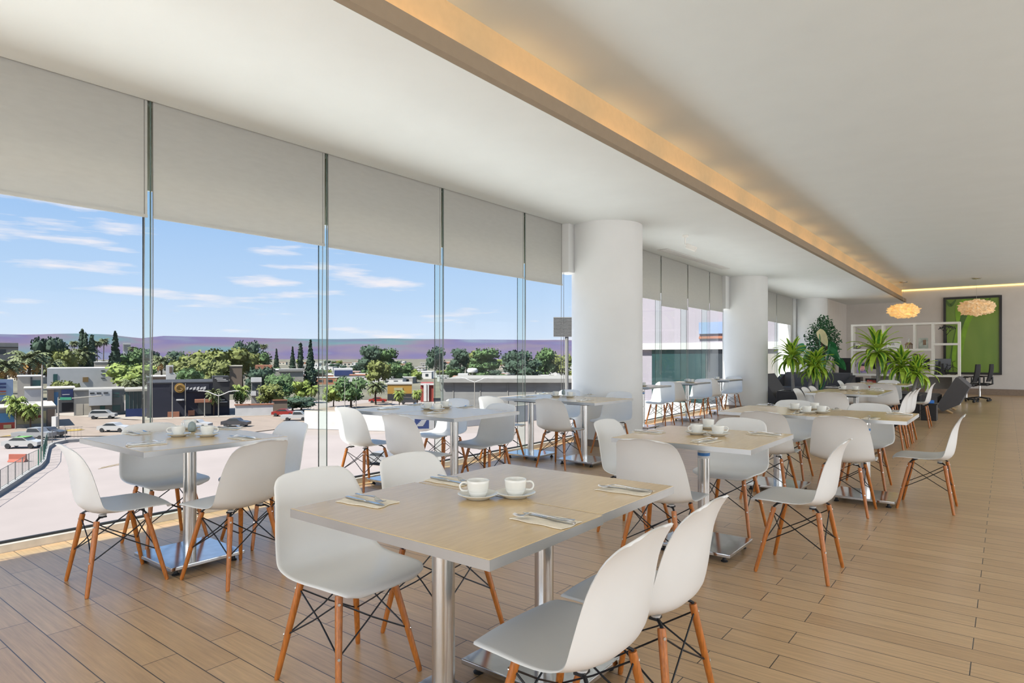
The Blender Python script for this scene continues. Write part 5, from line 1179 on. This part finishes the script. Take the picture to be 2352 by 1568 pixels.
# ------------------------------------------------------------------ far sprawl of small houses and trees
r_ = random.Random(21); hp = {}
def far_house(u, vb, col, lab, grp, wpx, hpx):
    d = F * (HC - GZ) / (vb - HZ); p = at_depth(u, d, GZ); k = d / F
    if col not in hp:
        t = thing('house', lab, 'house', (0, 0, 0), 0, grp); MB().box((0, 0, .5), (1, 1, 1)).build('walls', M[col], t)
        rf = 'b_terra' if col == 'b_cream' else 'b_white'; MB().box((0, 0, 1.03), (1.04, 1.04, .07)).build('roof', M[rf], t)
        w_ = MB().box((-.2, -.506, .55), (.18, .02, .35)).box((.2, -.506, .55), (.18, .02, .35)); w_.build('windows', M['b_win'], t); hp[col] = [t, tree_of(t)]; o = t
    else: o = dup(hp[col][0], (0, 0, 0), 0, lab, tree=hp[col][1])
    o.location = p; o.rotation_euler = (0, 0, YAW + r_.uniform(-.25, .25)); o.scale = (wpx * k, max(7, wpx * k * .6), hpx * k)
kinds = [('b_white', 'small white flat-roofed house in the distant sprawl below the hills'), ('b_cream', 'small cream house with terracotta roof in the distant sprawl'), ('b_stone', 'small pale stone-coloured house in the distant sprawl below the hills'), ('b_grey', 'small grey house in the distant sprawl below the hills'), ('b_terra', 'small terracotta-walled house in the distant sprawl')]
for i in range(270):
    vb = 834 + 48 * r_.random() ** 1.3; u = r_.uniform(700, 1320) if i % 5 > 1 else r_.uniform(-260, 720)
    c_, lab = kinds[r_.choices(range(5), (6, 2.2, 3, 1.6, .9))[0]]
    far_house(u, vb, c_, lab, 'far ' + c_[2:] + ' houses', r_.uniform(16, 38) * (.6 + (vb - 834) / 60), r_.uniform(6, 12) * (.65 + (vb - 834) / 45))
for i in range(130):
    vb = 836 + 44 * r_.random() ** 1.3; u = r_.uniform(700, 1320) if i % 3 else r_.uniform(-260, 720); k = r_.choice(['green', 'dark', 'olive', 'dark', 'green', 'lime'])
    tree(k, u, vb - r_.uniform(9, 22) * (.6 + (vb - 836) / 50), vb, 'small %s tree in the distant sprawl between the houses' % {'green': 'green', 'dark': 'dark', 'olive': 'olive', 'lime': 'lime'}[k], r_.uniform(.9, 1.5), 'far %s trees' % k)

# ------------------------------------------------------------------ cars, poles, fence
M['car_white'] = om('car_white', (.78, .77, .75), .25, var=.02); M['car_dark'] = om('car_dark', (.09, .09, .10), .25, var=.05); M['car_silver'] = om('car_silver', (.50, .50, .50), .25, var=.03); M['car_red'] = om('car_red', (.45, .04, .03), .25, var=.05); M['car_green'] = om('car_green', (.25, .60, .12), .4, var=.05)
def make_car(kind):
    prof = {'sedan': [(-2.25, .35), (-2.25, .80), (-1.6, .95), (-.95, 1.0), (-.45, 1.42), (.75, 1.42), (1.45, 1.0), (2.2, .92), (2.25, .35)], 'suv': [(-2.2, .4), (-2.2, .95), (-1.3, 1.08), (-.7, 1.62), (1.7, 1.65), (2.15, 1.05), (2.2, .4)], 'pickup': [(-2.6, .45), (-2.6, 1.0), (-1.5, 1.1), (-1.0, 1.68), (.35, 1.70), (.55, 1.05), (2.6, 1.05), (2.6, .45)]}[kind]
    win = {'sedan': [(-.88, 1.03), (-.42, 1.36), (.70, 1.36), (1.30, 1.03)], 'suv': [(-1.15, 1.12), (-.62, 1.54), (1.6, 1.57), (1.95, 1.12)], 'pickup': [(-1.4, 1.14), (-.93, 1.60), (.30, 1.62), (.45, 1.14)]}[kind]
    t = thing('car' if kind != 'pickup' else 'pickup_truck', 'x', 'car', (0, 0, 0)); MB().prism(prof, 1, -.86, .86).build('car_body', M['car_white'], t)
    w_ = MB().prism(win, 1, -.875, .875); w_.build('side_windows', M['b_win'], t)
    for x in (-1.4, 1.4):
        for s in (-1, 1): MB().tube([(x, s * .68, .33), (x, s * .90, .33)], .33, 18).build('wheel', M['rubber'], t)
    return t
cars = {}
def car(kind, u, v, ang, mat, lab, roofm=None):
    if kind not in cars: o = make_car(kind); cars[kind] = [o, tree_of(o)]; o['label'] = lab
    else: o = dup(cars[kind][0], (0, 0, 0), 0, lab, tree=cars[kind][1])
    p = G(u, v); o.location = (p.x, p.y, GZ + .085); o.rotation_euler = (0, 0, YAW + R(ang)); o['group'] = 'cars on the street'
    b_ = [c for c in kids(o) if c.name.startswith('car_body')][0]; b_.material_slots[0].link = 'OBJECT'; b_.material_slots[0].material = M[mat]
    return o
car('sedan', 262, 992, 180, 'car_white', 'white sedan on the road left of the leftmost window table')
car('suv', 237, 962, 195, 'car_white', 'white hatchback parked before the grey modern house')
c_ = car('sedan', 54, 1029, 184, 'car_white', 'white taxi with green roof at the lower left, nearest the fence'); MB().span((-.75, -.82, 1.4205), (.7, .82, 1.44)).build('roof_panel', M['car_green'], c_)
car('sedan', 110, 1004, 182, 'car_dark', 'dark car passing behind the silver pickup at left'); car('pickup', 78, 1010, 182, 'car_silver', 'silver pickup truck behind the white taxi at left')
car('sedan', 452, 984, 180, 'car_white', 'white sedan seen over the cups of the leftmost window table'); car('sedan', 542, 980, 180, 'car_dark', 'dark grey sedan on the road below the low white wall')
car('pickup', 680, 966, 188, 'car_white', 'white pickup truck left of the second glass fin'); car('sedan', 652, 956, 186, 'car_red', 'red car partly behind the white pickup truck')
car('sedan', 868, 925, 184, 'car_red', 'red car below the single date palm'); car('suv', 940, 928, 184, 'car_dark', 'dark car parked before the ochre yellow store')
car('sedan', 880, 1068, 150, 'car_silver', 'silver car parked below, seen under the second window table'); car('sedan', 320, 955.5, 190, 'car_dark', 'dark car at the foot of the teal glass block')
# street lamps and poles
def pole(u, vt, vb, lab, arms=0, r=.11, cat='street lamp', name='street_lamp'):
    d = F * (HC - GZ) / (vb - HZ); p = at_depth(u, d, GZ); h = z_of(vt, d) - GZ; t = thing(name, lab, cat, (p.x, p.y, GZ), YAW)
    MB().tube([(0, 0, 0), (0, 0, h)], r, 8, r1=r * .7).build('post', M['b_stone'], t)
    if arms:
        for s in (-1, 1): MB().tube([(0, 0, h - .5), (s * 1.0, 0, h - .15), (s * 2.1, 0, h + .35), (s * 3.3, 0, h + .5)], .09, 6).build('lamp_arm', M['b_white'], t); MB().box((s * 3.6, 0, h + .5), (.9, .3, .14)).build('lamp_head', M['b_white'], t)
    return t, h, d
pole(502, 903, 957, 'double-armed white street lamp before the navy store', 1); pole(470, 914, 958, 'short post with white lamp before the navy store centre'); pole(396, 876, 960, 'tall pale post before the left part of the navy store'); pole(426, 880, 958, 'thin pale post right of the round orange sign', 0, .08)
pole(97, 838, 1036, 'tallest pale lamp post at left, foot near the green fence', 0, .12); pole(36, 928, 986, 'slim pole at the left beside the posters', 0, .1); pole(792, 872, 942, 'thin lamp post before the full round tree', 0, .09); pole(818, 878, 940, 'thin lamp post right of the full round tree', 0, .09); pole(1090, 872, 945, 'double-armed white street lamp before the grey warehouse', 1)
t, h, d = pole(134, 912, 986, 'overhead road sign mast with a green direction board', 0, .14, 'road sign', 'road_sign'); k = d / F
MB().tube([(0, 0, h - .4), (100 * k, 0, h + 4 * k)], .08, 6).build('mast_arm', M['b_stone'], t); MB().span((5 * k, -.12, h - 6 * k), (31 * k, -.02, h)).build('sign_board', M['b_green'], t)
t, h, d = pole(128, 940, 990, 'street pole with a white traffic box by the corner store', 0, .11, 'pole', 'street_pole'); MB().box((0, -.2, h * .45), (.7, .5, 1.6)).build('signal_box', M['b_white'], t)
p_ = G(41, 1061); t = thing('road_barrier', 'orange water-filled road barrier on the parking ground at left', 'barrier', (p_.x, p_.y, GZ + .06), YAW); MB().prism([(-.35, 0), (.35, 0), (.28, .12), (.12, .3), (.10, .85), (-.10, .85), (-.12, .3), (-.28, .12)], 0, -.95, .95).build('body', cm('b_barrier', (.62, .17, .11)), t)
# curved kerb wall with wire fence on it
curve = [G(-160, 1245), G(-60, 1172), G(0, 1135), G(35, 1112), G(66, 1090), G(88, 1078), G(100, 1064), G(104, 1046), G(108, 1032), G(120, 1024), G(150, 1017), G(190, 1014)]
t = thing('kerb_wall', 'curved low white kerb wall at the lower left of the parking ground', 'kerb', (curve[0].x, curve[0].y, GZ), 0); o = curve[0]; m_ = MB(); vs = []; fs = []
for i, p in enumerate(curve):
    d_ = (curve[min(i + 1, len(curve) - 1)] - curve[max(i - 1, 0)]).normalized(); n_ = Vector((-d_.y, d_.x, 0)) * .22
    for q, z in ((p - n_, .02), (p - n_, .45), (p + n_, .45), (p + n_, .02)): vs.append((q.x - o.x, q.y - o.y, z))
for i in range(len(curve) - 1):
    for k in range(4): fs.append((4 * i + k, 4 * i + (k + 1) % 4, 4 * i + 4 + (k + 1) % 4, 4 * i + 4 + k))
fs += [(3, 2, 1, 0), tuple(range(4 * len(curve) - 4, 4 * len(curve)))]
m_.add(vs, fs).build('kerb', M['kerb'], t)
M['net'] = glass_mat('fence_net', (.62, .64, .64), 0, 0)
t = thing('wire_fence', 'grey wire fence standing along the curved white kerb wall', 'fence', (o.x, o.y, GZ + .455), 0); hF = 1.7
for i, (p, q) in enumerate(zip(curve, curve[1:])):
    n = max(1, round((q - p).length / 2.6))
    for k in range(n): c = p + (q - p) * k / n - o; MB().tube([(c.x, c.y, 0), (c.x, c.y, hF)], .05, 6).build('post', M['b_green' if 5 <= i <= 8 else 'b_grey'], t)
m_ = MB(); 
for p, q in zip(curve, curve[1:]):
    a, b_ = p - o, q - o; m_.tube([(a.x, a.y, hF - .04), (b_.x, b_.y, hF - .04)], .025, 5); m_.tube([(a.x, a.y, .1), (b_.x, b_.y, .1)], .02, 5)
    L = (b_ - a).length; n = int(L / .35)
    for k in range(n): c = a + (b_ - a) * (k + .5) / n; m_.tube([(c.x, c.y, .1), (c.x, c.y, hF - .05)], .012, 4)
m_.build('wire_mesh', M['b_grey'], t)
